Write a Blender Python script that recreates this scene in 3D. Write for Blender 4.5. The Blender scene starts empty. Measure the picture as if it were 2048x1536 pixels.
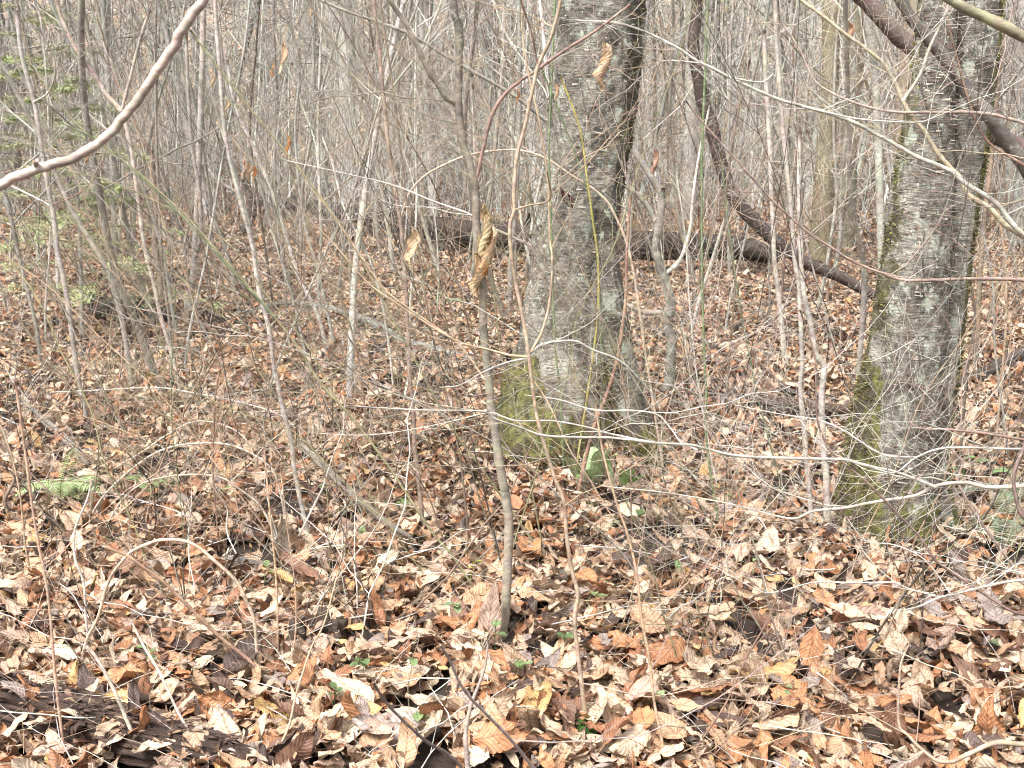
import bpy, math, random
import numpy as np
from mathutils import Vector

# ------------------------------------------------------------------ camera, world, sun, exposure
SC = bpy.context.scene
COL = SC.collection
EYE = 1.5
PITCH = math.radians(12.2)
FPX = 2400.0
cam_d = bpy.data.cameras.new('camera')
cam_d.sensor_width = 36.0
cam_d.lens = 36.0 * FPX / 2048.0
cam_d.clip_start = 0.05
cam_d.clip_end = 400.0
cam_d.dof.use_dof = True
cam_d.dof.focus_distance = 4.6
cam_d.dof.aperture_fstop = 18.0
cam = bpy.data.objects.new('camera', cam_d)
COL.objects.link(cam)
cam.location = (0, 0, EYE)
cam.rotation_euler = (math.radians(90) - PITCH, 0, 0)
SC.camera = cam

world = bpy.data.worlds.new("World")
SC.world = world
world.use_nodes = True
wn = world.node_tree
SUN_EL, SUN_AZ = math.radians(58), math.radians(215)      # azimuth clockwise from +Y
sky = wn.nodes.new('ShaderNodeTexSky')
sky.sky_type = 'NISHITA'
sky.sun_disc = False
sky.sun_elevation = SUN_EL
sky.sun_rotation = SUN_AZ
sky.air_density = 1.0
sky.dust_density = 6.0
sky.ozone_density = 1.0
hs = wn.nodes.new('ShaderNodeHueSaturation')
hs.inputs['Saturation'].default_value = 0.4            # a cloud-veiled sky: nearly colourless
bg = wn.nodes['Background']
bg.inputs[1].default_value = 0.088
wn.links.new(sky.outputs[0], hs.inputs['Color'])
wn.links.new(hs.outputs[0], bg.inputs[0])

sun_d = bpy.data.lights.new('sun', 'SUN')
sun_d.energy = 1.5
sun_d.angle = math.radians(17)
sun_d.color = (1.0, 0.985, 0.96)
sun = bpy.data.objects.new('sun', sun_d)
COL.objects.link(sun)
sd = Vector((math.sin(SUN_AZ) * math.cos(SUN_EL), math.cos(SUN_AZ) * math.cos(SUN_EL), math.sin(SUN_EL)))
sun.rotation_euler = sd.to_track_quat('Z', 'Y').to_euler()
sun.location = (-5, -8, 20)

SC.view_settings.view_transform = 'Standard'
SC.view_settings.look = 'None'
SC.view_settings.exposure = 1.93
SC.view_settings.gamma = 1.0
SC.view_settings.use_curve_mapping = False
SC.render.engine = 'CYCLES'
SC.cycles.filter_width = 1.0
SC.cycles.max_bounces = 6
SC.cycles.diffuse_bounces = 3
SC.cycles.transparent_max_bounces = 8

rng = np.random.default_rng(7)
R = rng.random
def U(a, b, *n): return a + (b - a) * (R(*n) if n else R())

# ------------------------------------------------------------------ noise, terrain, un-projection
def _h(i, j, k):
    n = (i * 374761393 + j * 668265263 + k * 2147483647 * 3 + 1274126177) & 0xFFFFFFFF
    n = ((n ^ (n >> 13)) * 1274126177) & 0xFFFFFFFF
    return ((n ^ (n >> 16)) & 0xFFFF) / 65535.0
def vnoise(x, y, z):
    x, y, z = np.broadcast_arrays(np.asarray(x, float), np.asarray(y, float), np.asarray(z, float))
    xi, yi, zi = np.floor(x).astype(np.int64), np.floor(y).astype(np.int64), np.floor(z).astype(np.int64)
    fx, fy, fz = x - xi, y - yi, z - zi
    fx, fy, fz = [f * f * (3 - 2 * f) for f in (fx, fy, fz)]
    r = 0
    for a in (0, 1):
        for b in (0, 1):
            for c in (0, 1):
                w = (fx if a else 1 - fx) * (fy if b else 1 - fy) * (fz if c else 1 - fz)
                r = r + w * _h(xi + a, yi + b, zi + c)
    return r * 2 - 1
def sstep(a, b, x):
    t = np.clip((np.asarray(x, float) - a) / (b - a), 0, 1)
    return t * t * (3 - 2 * t)
def H(x, y):
    x = np.asarray(x, float); y = np.asarray(y, float)
    h = 0.05 * vnoise(x * 0.9 + 3, y * 0.9, 0.5) + 0.10 * vnoise(x * 0.25, y * 0.25 + 7, 2.5) * sstep(3, 12, y)
    h = h + 0.025 * vnoise(x * 3.1, y * 3.1, 5.5)
    h = h + 15.0 * sstep(24, 100, y) + 1.0 * vnoise(x * .06, y * .06, 1.5) * sstep(18, 40, y)
    return h
def ray(px, py):
    cp, sp = math.cos(PITCH), math.sin(PITCH)
    a, b = (px - 1024) / FPX, -(py - 768) / FPX
    return np.array([a, cp + b * sp, -sp + b * cp])
def at(px, py, Y):
    d = ray(px, py)
    return np.array([0, 0, EYE]) + d * (Y / d[1])
def ground(px, py):
    d = ray(px, py); t = 0.5
    while t < 90:
        p = d * t
        if EYE + p[2] <= H(p[0], p[1]): break
        t += 0.02
    p = d * t
    return np.array([p[0], p[1], float(H(p[0], p[1]))])
def project(p):
    cp, sp = math.cos(PITCH), math.sin(PITCH)
    x, y, z = p[0], p[1], p[2] - EYE
    f = y * cp - z * sp; u = y * sp + z * cp
    return 1024 + FPX * x / f, 768 - FPX * u / f

# ------------------------------------------------------------------ mesh accumulator
class MB:
    def __init__(s): s.v, s.q, s.t, s.c, s.x, s.n = [], [], [], [], [], 0
    def add(s, v, q=None, t=None, c=(.5, .5, .5), x=None):
        v = np.asarray(v, float).reshape(-1, 3); n = len(v)
        s.v.append(v)
        if q is not None and len(q): s.q.append(np.asarray(q, np.int64).reshape(-1, 4) + s.n)
        if t is not None and len(t): s.t.append(np.asarray(t, np.int64).reshape(-1, 3) + s.n)
        c = np.asarray(c, float)
        s.c.append(np.broadcast_to(c, (n, 3)) if c.ndim == 1 else c.reshape(-1, 3))
        s.x.append(np.zeros((n, 3)) if x is None else np.broadcast_to(np.asarray(x, float), (n, 3)))
        s.n += n
    def mesh(s, name, mat, origin=(0, 0, 0), smooth=True):
        v = np.concatenate(s.v) - np.asarray(origin)
        q = np.concatenate(s.q) if s.q else np.zeros((0, 4), np.int64)
        t = np.concatenate(s.t) if s.t else np.zeros((0, 3), np.int64)
        me = bpy.data.meshes.new(name)
        me.vertices.add(len(v)); me.vertices.foreach_set('co', v.astype(np.float32).ravel())
        nl = len(q) * 4 + len(t) * 3
        me.loops.add(nl)
        me.loops.foreach_set('vertex_index', np.concatenate([q.ravel(), t.ravel()]).astype(np.int32))
        me.polygons.add(len(q) + len(t))
        st = np.concatenate([np.arange(len(q)) * 4, len(q) * 4 + np.arange(len(t)) * 3]).astype(np.int32)
        me.polygons.foreach_set('loop_start', st)
        me.polygons.foreach_set('use_smooth', np.full(len(q) + len(t), smooth))
        a = me.attributes.new('col', 'FLOAT_COLOR', 'POINT')
        c4 = np.ones((len(v), 4), np.float32); c4[:, :3] = np.concatenate(s.c)
        a.data.foreach_set('color', c4.ravel())
        b = me.attributes.new('tex', 'FLOAT_VECTOR', 'POINT')
        b.data.foreach_set('vector', np.concatenate(s.x).astype(np.float32).ravel())
        me.update(calc_edges=True)
        me.materials.append(mat)
        return me
    def obj(s, name, mat, parent=None, origin=(0, 0, 0), smooth=True, **props):
        o = bpy.data.objects.new(name, s.mesh(name, mat, origin, smooth))
        COL.objects.link(o)
        if parent is not None: o.parent = parent
        else: o.location = origin
        for k, w in props.items(): o[k] = w
        return o
def thing(name, label, cat, loc, group=None):
    o = bpy.data.objects.new(name, None); o.empty_display_size = .1
    COL.objects.link(o); o.location = [float(a) for a in loc]
    o['label'] = label; o['category'] = cat
    if group: o['group'] = group
    return o

def unit(a): return a / (np.linalg.norm(a) + 1e-12)
def smooth_path(P, W, k=4):
    P = np.asarray(P, float); W = np.asarray(W, float); n = len(P)
    if n < 3 or k < 2: return P, W
    E = np.vstack([2 * P[0] - P[1], P, 2 * P[-1] - P[-2]])
    o, ow = [], []
    for i in range(n - 1):
        p0, p1, p2, p3 = E[i], E[i + 1], E[i + 2], E[i + 3]
        for j in range(k):
            t = j / k
            o.append(.5 * (2 * p1 + (p2 - p0) * t + (2 * p0 - 5 * p1 + 4 * p2 - p3) * t * t + (3 * p1 - p0 - 3 * p2 + p3) * t ** 3))
            ow.append(W[i] * (1 - t) + W[i + 1] * t)
    o.append(P[-1]); ow.append(W[-1])
    return np.array(o), np.array(ow)
def tube(mb, P, rad, col, sides=None, tex=None):
    P = np.asarray(P, float); n = len(P)
    rad = np.broadcast_to(np.asarray(rad, float), (n,))
    m = rad.max()
    if sides is None: sides = 3 if m < .0016 else 4 if m < .003 else 6 if m < .007 else 10
    T = np.gradient(P, axis=0); T /= np.linalg.norm(T, axis=1)[:, None] + 1e-9
    mt = T.mean(0)
    ref = np.array([0, 0, 1.]) if abs(mt[2]) < .6 * np.linalg.norm(mt) + 1e-6 else np.array([.3, 1., 0])
    A = np.cross(T, ref); A /= np.linalg.norm(A, axis=1)[:, None] + 1e-9
    B = np.cross(T, A)
    th = np.arange(sides) * 2 * math.pi / sides
    V = P[:, None] + rad[:, None, None] * (A[:, None] * np.cos(th)[None, :, None] + B[:, None] * np.sin(th)[None, :, None])
    i = np.arange(n - 1)[:, None]; j = np.arange(sides)[None]
    jn = (j + 1) % sides
    q = np.stack([i * sides + j, i * sides + jn, (i + 1) * sides + jn, (i + 1) * sides + j], -1)
    c = np.asarray(col, float)
    if c.ndim == 2: c = np.repeat(c, sides, 0)
    V = V.reshape(-1, 3)
    caps = []
    if sides > 3:
        caps = [[0, k, k + 1] for k in range(1, sides - 1)] + [[(n - 1) * sides, (n - 1) * sides + k + 1, (n - 1) * sides + k] for k in range(1, sides - 1)]
    mb.add(V, q, caps, c, (0, 0, R()) if tex is None else tex)

def jit(c, a=.15):
    c = np.asarray(c, float)
    return np.clip(c * (1 + a * (R() * 2 - 1)) * (1 + .06 * (R(3) * 2 - 1)), 0.01, .8)
GREY, PALE, TAN = (.33, .315, .275), (.50, .475, .42), (.36, .265, .175)
BROWN, RED, DARK = (.19, .145, .10), (.205, .125, .09), (.06, .045, .034)
GREEN, OLIVE, WHITE, YEL = (.13, .165, .085), (.22, .20, .11), (.62, .58, .52), (.33, .29, .08)
TWIGC = [GREY, PALE, WHITE, TAN, BROWN, DARK, DARK, GREY, PALE]

def spray(mb, p, d, L, r, lev, col, seg=.06, bend=.36, up=.05, prob=.75, flat=None):
    """a twig with alternate zig-zag side twigs"""
    n = max(3, int(L / seg)); P = [np.array(p, float)]; d = unit(np.array(d, float)); side = 1 if R() < .5 else -1
    nrm = unit(np.cross(d, rng.normal(size=3) * .5 + (np.array([0, 1., 0]) if flat is None else flat)))
    kids = []
    for i in range(n):
        d = unit(d + nrm * side * bend * .5 + rng.normal(size=3) * bend * .4 + np.array([0, 0, up]))
        P.append(P[-1] + d * L / n)
        if lev > 0 and i >= 1 and R() < prob:
            kids.append((P[-1].copy(), unit(d + nrm * side * U(.6, 1.3) + rng.normal(size=3) * .25), L * (1 - (i + 1) / (n + 1)) * U(.35, .8) + .05, r * (1 - i / n * .6) * .6))
        side = -side
    tube(mb, P, np.linspace(r, max(r * .35, .0005), n + 1), jit(col), tex=None)
    for k in kids: spray(mb, k[0], k[1], k[2], k[3], lev - 1, col, seg * .85, bend, up, prob * .85, flat)

# ------------------------------------------------------------------ materials
def nt(name):
    m = bpy.data.materials.new(name); m.use_nodes = True
    t = m.node_tree; b = t.nodes['Principled BSDF']
    return m, t, b
def N(t, kind, **kw):
    n = t.nodes.new('ShaderNode' + kind)
    for k, v in kw.items():
        if k in n.inputs: n.inputs[k].default_value = v
        else: setattr(n, k, v)
    return n
def mixc(t, fac, a, b, mode='MIX'):
    m = t.nodes.new('ShaderNodeMix'); m.data_type = 'RGBA'; m.blend_type = mode
    for s, v in ((m.inputs[0], fac), (m.inputs[6], a), (m.inputs[7], b)):
        if hasattr(v, 'is_linked') or isinstance(v, bpy.types.NodeSocket): t.links.new(v, s)
        elif isinstance(v, (int, float)): s.default_value = v
        else: s.default_value = (*v, 1)
    return m.outputs[2]
def ramp(t, fac, stops):
    r = t.nodes.new('ShaderNodeValToRGB'); t.links.new(fac, r.inputs[0])
    e = r.color_ramp.elements
    while len(e) < len(stops): e.new(.5)
    for i, (p, c) in enumerate(stops):
        e[i].position = p; e[i].color = (c, c, c, 1) if isinstance(c, (int, float)) else (*c, 1)
    return r.outputs[0]
def attr(t, n):
    a = t.nodes.new('ShaderNodeAttribute'); a.attribute_name = n; return a
def mapped(t, scale):
    c = t.nodes.new('ShaderNodeTexCoord'); m = t.nodes.new('ShaderNodeMapping')
    m.inputs['Scale'].default_value = scale; t.links.new(c.outputs['Object'], m.inputs[0]); return m.outputs[0]
def noise(t, vec, scale, detail=3, rough=.6):
    n = N(t, 'TexNoise', Scale=scale, Detail=detail, Roughness=rough)
    if vec is not None: t.links.new(vec, n.inputs['Vector'])
    return n.outputs[0]
def bump(t, b, h, s, d=.01):
    n = N(t, 'Bump', Strength=s, Distance=d); t.links.new(h, n.inputs['Height']); t.links.new(n.outputs[0], b.inputs['Normal'])

def bark_material(name, blotch=.5, lichen=.35):
    m, t, b = nt(name)
    co = t.nodes.new('ShaderNodeTexCoord').outputs['Object']
    base = attr(t, 'col').outputs['Color']
    n1 = noise(t, co, 14, 4); n2 = noise(t, mapped(t, (40, 40, 90)), 1, 3)
    k = ramp(t, n1, [(.3, 1 - blotch * .7), (.62, 1.25)])
    c = mixc(t, 1.0, base, k, 'MULTIPLY')
    k2 = ramp(t, n2, [(.35, .72), (.6, 1.12)])
    c = mixc(t, 1.0, c, k2, 'MULTIPLY')
    lf = ramp(t, noise(t, co, 34, 3), [(.60, 0.0), (.68, lichen)])
    c = mixc(t, lf, c, (.52, .53, .46))
    t.links.new(c, b.inputs['Base Color'])
    b.inputs['Roughness'].default_value = .75
    bump(t, b, n2, .5, .004)
    return m
M_BARK = bark_material('sapling_bark')
M_TWIG = bark_material('twig_bark', .3, .0)

def birch_material():
    m, t, b = nt('birch_bark')
    a = attr(t, 'col').outputs['Color']; tex = attr(t, 'tex').outputs['Vector']
    sep = t.nodes.new('ShaderNodeSeparateXYZ'); t.links.new(tex, sep.inputs[0])
    co = t.nodes.new('ShaderNodeTexCoord').outputs['Object']
    # horizontal flakes and lenticels
    fl = noise(t, mapped(t, (11, 11, 80)), 1, 5, .72)
    fl2 = noise(t, mapped(t, (50, 50, 300)), 1, 3, .6)
    c = mixc(t, 1.0, a, ramp(t, fl, [(.34, .45), (.46, .92), (.66, 1.15)]), 'MULTIPLY')
    c = mixc(t, 1.0, c, ramp(t, fl2, [(.38, .55), (.55, 1.15)]), 'MULTIPLY')
    # big pale and dark patches
    pt = noise(t, mapped(t, (6, 6, 4.5)), 1, 5, .7)
    c = mixc(t, 1.0, c, ramp(t, pt, [(.36, (.26, .23, .20)), (.44, (.55, .52, .48)), (.52, (.9, .88, .85)), (.60, (1.5, 1.5, 1.45))]), 'MULTIPLY')
    # vertical cracks
    vr = N(t, 'TexVoronoi', Scale=1.0); vr.feature = 'DISTANCE_TO_EDGE'; t.links.new(mapped(t, (9, 9, 3.5)), vr.inputs['Vector'])
    crk = ramp(t, vr.outputs['Distance'], [(.0, .25), (.035, 1.0)])
    cm = mixc(t, ramp(t, noise(t, co, 2.2, 2), [(.5, 0.0), (.58, 1.0)]), (1, 1, 1), crk)
    c = mixc(t, 1.0, c, cm, 'MULTIPLY')
    # lichen: pale and grey-green crusts
    lic = ramp(t, noise(t, mapped(t, (14, 14, 11)), 1, 5, .7), [(.56, 0.0), (.62, .75)])
    c = mixc(t, lic, c, (.38, .42, .34))
    lic2 = ramp(t, noise(t, mapped(t, (60, 60, 60)), 1, 2, .5), [(.66, 0.0), (.70, .8)])
    c = mixc(t, lic2, c, (.50, .50, .45))
    # moss, black staining and painted furrow shade go where the attribute says
    ms = mixc(t, ramp(t, noise(t, co, 26, 4, .7), [(.35, 0.0), (.65, 1.0)]), (.028, .026, .012), (.18, .18, .045))
    mn = N(t, 'Math', operation='ADD'); t.links.new(sep.outputs[0], mn.inputs[0])
    nn = N(t, 'Math', operation='MULTIPLY_ADD'); t.links.new(noise(t, mapped(t, (11, 11, 7)), 1, 6, .75), nn.inputs[0]); nn.inputs[1].default_value = 2.2; nn.inputs[2].default_value = -1.1
    t.links.new(nn.outputs[0], mn.inputs[1])
    c = mixc(t, ramp(t, mn.outputs[0], [(.42, 0.0), (.55, 1.0)]), c, ms)
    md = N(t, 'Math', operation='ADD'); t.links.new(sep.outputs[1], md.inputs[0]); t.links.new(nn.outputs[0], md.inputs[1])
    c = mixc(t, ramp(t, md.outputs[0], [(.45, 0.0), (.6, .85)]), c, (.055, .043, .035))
    t.links.new(c, b.inputs['Base Color'])
    b.inputs['Roughness'].default_value = .8
    bump(t, b, fl, .9, .012)
    return m
M_BIRCH = birch_material()

def leaf_material(name, trans=.12, veins=11.0, rib_shade=.48):
    m, t, b = nt(name)
    a = attr(t, 'col').outputs['Color']; tex = attr(t, 'tex').outputs['Vector']
    sep = t.nodes.new('ShaderNodeSeparateXYZ'); t.links.new(tex, sep.inputs[0])
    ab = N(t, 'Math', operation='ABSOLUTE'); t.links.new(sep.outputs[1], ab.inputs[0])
    # side veins, rib shading darkened into the colour: frac(u*veins - |v|*2.4)
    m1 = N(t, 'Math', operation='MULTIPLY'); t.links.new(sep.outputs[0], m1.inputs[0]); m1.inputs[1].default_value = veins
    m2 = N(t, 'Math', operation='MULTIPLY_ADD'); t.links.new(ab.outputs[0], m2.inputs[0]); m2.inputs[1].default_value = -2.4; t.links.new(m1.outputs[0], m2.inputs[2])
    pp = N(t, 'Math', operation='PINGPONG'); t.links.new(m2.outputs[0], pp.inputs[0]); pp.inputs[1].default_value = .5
    vein = ramp(t, pp.outputs[0], [(.0, rib_shade), (.13, 1.0), (.5, 1.06)])
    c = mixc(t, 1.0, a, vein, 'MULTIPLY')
    mid = ramp(t, ab.outputs[0], [(.0, (.60, .50, .42)), (.05, (.8, .75, .7)), (.08, (1, 1, 1)), (.8, (1, 1, 1)), (1, (.82, .74, .66))])
    c = mixc(t, 1.0, c, mid, 'MULTIPLY')
    co = t.nodes.new('ShaderNodeTexCoord').outputs['Object']
    c = mixc(t, 1.0, c, ramp(t, noise(t, co, 38, 4), [(.32, (.58, .50, .44)), (.5, (1, 1, 1)), (.7, (1.14, 1.12, 1.06))]), 'MULTIPLY')
    c = mixc(t, ramp(t, noise(t, co, 210, 2), [(.68, 0.0), (.74, .55)]), c, (.06, .035, .022))
    t.links.new(c, b.inputs['Base Color'])
    b.inputs['Roughness'].default_value = .55
    b.inputs['Specular IOR Level'].default_value = .35
    bump(t, b, pp.outputs[0], .45, .004)
    tr = N(t, 'BsdfTranslucent'); t.links.new(c, tr.inputs[0])
    mx = N(t, 'MixShader'); mx.inputs[0].default_value = trans
    out = t.nodes['Material Output']
    t.links.new(b.outputs[0], mx.inputs[1]); t.links.new(tr.outputs[0], mx.inputs[2]); t.links.new(mx.outputs[0], out.inputs[0])
    return m
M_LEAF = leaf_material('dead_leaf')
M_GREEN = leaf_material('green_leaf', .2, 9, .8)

def floor_material():
    m, t, b = nt('forest_soil')
    co = t.nodes.new('ShaderNodeTexCoord').outputs['Object']
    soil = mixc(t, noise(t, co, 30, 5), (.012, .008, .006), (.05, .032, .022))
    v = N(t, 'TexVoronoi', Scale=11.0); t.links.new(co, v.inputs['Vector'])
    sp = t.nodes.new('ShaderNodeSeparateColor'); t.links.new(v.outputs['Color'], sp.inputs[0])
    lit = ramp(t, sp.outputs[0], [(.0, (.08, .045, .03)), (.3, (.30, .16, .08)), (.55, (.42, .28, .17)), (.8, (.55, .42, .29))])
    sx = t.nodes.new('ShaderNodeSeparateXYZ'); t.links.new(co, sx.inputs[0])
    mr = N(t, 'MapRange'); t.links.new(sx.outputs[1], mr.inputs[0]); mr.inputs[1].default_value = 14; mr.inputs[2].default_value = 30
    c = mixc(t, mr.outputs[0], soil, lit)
    t.links.new(c, b.inputs['Base Color']); b.inputs['Roughness'].default_value = .9
    bump(t, b, noise(t, co, 45, 5), .8, .02)
    return m
def log_material():
    m, t, b = nt('rotten_wood')
    a = attr(t, 'col').outputs['Color']; tex = attr(t, 'tex').outputs['Vector']
    sep = t.nodes.new('ShaderNodeSeparateXYZ'); t.links.new(tex, sep.inputs[0])
    mp = t.nodes.new('ShaderNodeMapping'); mp.inputs['Scale'].default_value = (4, 30, 1); t.links.new(tex, mp.inputs[0])
    g = noise(t, mp.outputs[0], 2.0, 6, .7)
    c = mixc(t, 1.0, a, ramp(t, g, [(.35, .25), (.5, .9), (.65, 1.5)]), 'MULTIPLY')
    co = t.nodes.new('ShaderNodeTexCoord').outputs['Object']
    mn = N(t, 'Math', operation='ADD'); t.links.new(sep.outputs[2], mn.inputs[0]); t.links.new(noise(t, co, 16, 5, .7), mn.inputs[1])
    c = mixc(t, ramp(t, mn.outputs[0], [(1.0, 0.0), (1.15, 1.0)]), c, mixc(t, noise(t, co, 90, 2), (.06, .06, .015), (.34, .32, .06)))
    t.links.new(c, b.inputs['Base Color']); b.inputs['Roughness'].default_value = .85
    bump(t, b, g, 1.0, .02)
    return m
M_FLOOR, M_LOG = floor_material(), log_material()
m, t, b = nt('moss'); M_MOSS = m
t.links.new(attr(t, 'col').outputs['Color'], b.inputs['Base Color']); b.inputs['Roughness'].default_value = .9

# ------------------------------------------------------------------ the forest floor
ys = np.concatenate([np.arange(-2, 9, .09), np.arange(9, 24, .3), np.arange(24, 140, 1.5)])
xs = np.concatenate([np.arange(-90, -8, 2.5), np.arange(-8, 8.01, .12), np.arange(10, 91, 2.5)])
gx, gy = np.meshgrid(xs, ys)
gz = H(gx, gy) - .01
nx, ny = len(xs), len(ys)
i = np.arange(ny - 1)[:, None]; j = np.arange(nx - 1)[None]
q = np.stack([i * nx + j, i * nx + j + 1, (i + 1) * nx + j + 1, (i + 1) * nx + j], -1)
mb = MB(); mb.add(np.stack([gx, gy, gz], -1), q)
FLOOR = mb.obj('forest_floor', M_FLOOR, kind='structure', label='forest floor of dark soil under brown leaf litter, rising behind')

# ------------------------------------------------------------------ leaves
PALX = np.array([(.54, .42, .31), (.61, .50, .38), (.51, .37, .26), (.46, .30, .19), (.45, .225, .115), (.32, .155, .085), (.19, .105, .07), (.09, .06, .05), (.31, .255, .23), (.52, .35, .16), (.42, .30, .235)])
PALW = np.array([.16, .09, .16, .14, .12, .08, .07, .06, .05, .02, .07])
def leaf_batch(n, nu, nv, pos, Lr=(.06, .125), tilt=.42, serr=0., colors=None, lobed=None, flat=1.0):
    """n curled leaves as one vertex block; returns verts, quads, colours, tex"""
    u = np.linspace(0, 1, nu + 1)[None, :, None]; v = np.linspace(-1, 1, nv + 1)[None, None, :]
    L = (Lr[0] + (Lr[1] - Lr[0]) * rng.random(n) ** 1.3)[:, None, None]
    asp = U(.36, .60, n)[:, None, None]
    pk = U(.62, .95, n)[:, None, None]
    w = .5 * asp * L * np.sin(np.pi * np.clip(u, 0.0, 1) ** pk) ** .75
    if serr: w = w * (1 + serr * (1 - 2 * np.abs(((u * nu) % 2) / 2 - .0) ) * (np.abs(v) > .9))
    if lobed is not None:
        lb = lobed[:, None, None]; w = w * (1 - lb * .55 * (.5 + .5 * np.cos(u * 2 * np.pi * 3.5)))
    ph = U(0, 50, n)[:, None, None]
    w = w * (1 + .22 * vnoise(u * 5.5 + ph, ph, np.sign(v) * 3.3) + .10 * vnoise(u * 14 + ph, ph, np.sign(v) * 1.7))
    torn = (rng.random(n) < .16)[:, None, None]; w = np.where(torn & (u > U(.55, .9, n)[:, None, None]), w * U(.1, .5, n)[:, None, None], w)
    y = w * v
    x = (u - .35) * L + .05 * L * vnoise(u * 4 + ph, v * 1.5, ph)
    z = .075 * L * vnoise(u * 5 + ph, v * 2.2, ph + 4) + .03 * L * vnoise(u * 11 + ph, v * 4, ph + 9)
    # side-vein corrugation, rim ripple
    z = z + .010 * L * np.sin((u * 11 - np.abs(v) * 1.2) * 2 * np.pi) * np.abs(v) * (nu > 9)
    z = z + U(-.05, .05, n)[:, None, None] * L * np.sin(u * U(6, 14, n)[:, None, None] + U(0, 6, n)[:, None, None]) * v * np.abs(v)
    # cross curl
    kc = (rng.normal(size=n) * 1.0 * flat)[:, None, None] / (asp * L * .5)
    kc = np.where(np.abs(kc) < 1e-3, 1e-3, kc)
    a = kc * y * .9
    y2 = np.sin(a) / kc; z = z + (1 - np.cos(a)) / kc + U(-.12, .25, n)[:, None, None] * np.abs(y) * flat
    # long curl
    kl = (rng.normal(size=n) * .9 * flat + .25)[:, None, None] / L
    kl = np.where(np.abs(kl) < 1e-3, 1e-3, kl)
    a = kl * x
    rr = 1 / kl - z
    x2 = np.sin(a) * rr; z2 = 1 / kl - np.cos(a) * rr
    # twist
    tw = (rng.normal(size=n) * 3.0 * flat)[:, None, None] * x2
    y3 = y2 * np.cos(tw) - z2 * np.sin(tw); z3 = y2 * np.sin(tw) + z2 * np.cos(tw)
    P = np.stack([x2 + 0 * y3, y3, z3], -1).reshape(n, -1, 3)
    yaw = U(0, 2 * math.pi, n)
    big = rng.random(n) < .15
    t1 = rng.normal(size=n) * np.where(big, .9, tilt); t2 = rng.normal(size=n) * np.where(big, .9, tilt)
    flip = np.where(rng.random(n) < .4, math.pi, 0.)
    t1 = t1 + flip
    def rot(P, ax, an):
        c, s = np.cos(an)[:, None], np.sin(an)[:, None]
        i, j = [(1, 2), (2, 0), (0, 1)][ax]
        Q = P.copy(); Q[..., i] = P[..., i] * c - P[..., j] * s; Q[..., j] = P[..., i] * s + P[..., j] * c
        return Q
    P = rot(rot(rot(P, 0, t1), 1, t2), 2, yaw)
    P = P + pos[:, None]
    nvv = (nu + 1) * (nv + 1)
    i = np.arange(nu)[:, None]; j = np.arange(nv)[None]
    q = np.stack([i * (nv + 1) + j, i * (nv + 1) + j + 1, (i + 1) * (nv + 1) + j + 1, (i + 1) * (nv + 1) + j], -1).reshape(-1, 4)
    q = (q[None] + (np.arange(n) * nvv)[:, None, None]).reshape(-1, 4)
    if colors is None:
        ci = rng.choice(len(PALX), n, p=PALW / PALW.sum())
        colors = PALX[ci] * U(.8, 1.15, n)[:, None]
    c = np.repeat(colors[:, None], nvv, 1)
    rnd = rng.random(n)
    tx = np.stack([np.broadcast_to(u, (n, nu + 1, nv + 1)), np.broadcast_to(v, (n, nu + 1, nv + 1)), np.broadcast_to(rnd[:, None, None], (n, nu + 1, nv + 1))], -1)
    return P.reshape(-1, 3), q, c.reshape(-1, 3), tx.reshape(-1, 3), nvv

def scatter(y0, y1, dens, lift, margin=.9):
    A = .5 * (y1 - y0) * 2 * ((.44 * y0 + margin) + (.44 * y1 + margin))
    n = int(A * dens)
    y = np.sqrt(U(y0 ** 2, y1 ** 2, n)) if y0 > 4 else U(y0, y1, n)
    x = U(-1, 1, n) * (.44 * y + margin)
    clump = vnoise(x * 2.2, y * 2.2, 9.1)
    keep = (vnoise(x * 4.5, y * 4.5, 3.3) + .5 * vnoise(x * 11, y * 11, 8.3)) > -.62 + .3 * R(n)
    x, y, clump = x[keep], y[keep], clump[keep]; n = len(x)
    z = H(x, y) + U(0, 1, n) * lift * (1 + .6 * clump) + .004
    return np.stack([x, y, z], -1)
LIT = MB()
for (y0, y1, dens, lift, nu, nv, Lr, tl) in ((1.7, 4.6, 1350, .06, 8, 4, (.04, .14), .42), (4.6, 8, 950, .06, 5, 2, (.04, .12), .48),
                                         (8, 14, 700, .06, 3, 2, (.05, .11), .42), (14, 32, 150, .07, 2, 2, (.08, .15), .45)):
    pos = scatter(y0, y1, dens, lift)
    P, q, c, tx, _ = leaf_batch(len(pos), nu, nv, pos, Lr, tl, lobed=np.where(rng.random(len(pos)) < .06, 1., 0.))
    LIT.add(P, q, None, c, tx)
pos = scatter(1.7, 6.5, 1500, .075)                     # crumbs and torn bits
P, q, c, tx, _ = leaf_batch(len(pos), 2, 1, pos, (.010, .038), .6, flat=.6)
LIT.add(P, q, None, c * .9, tx)
LIT.obj('leaf_litter', M_LEAF, kind='stuff', label='deep litter of curled tan, orange and brown beech and chestnut leaves')
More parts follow.
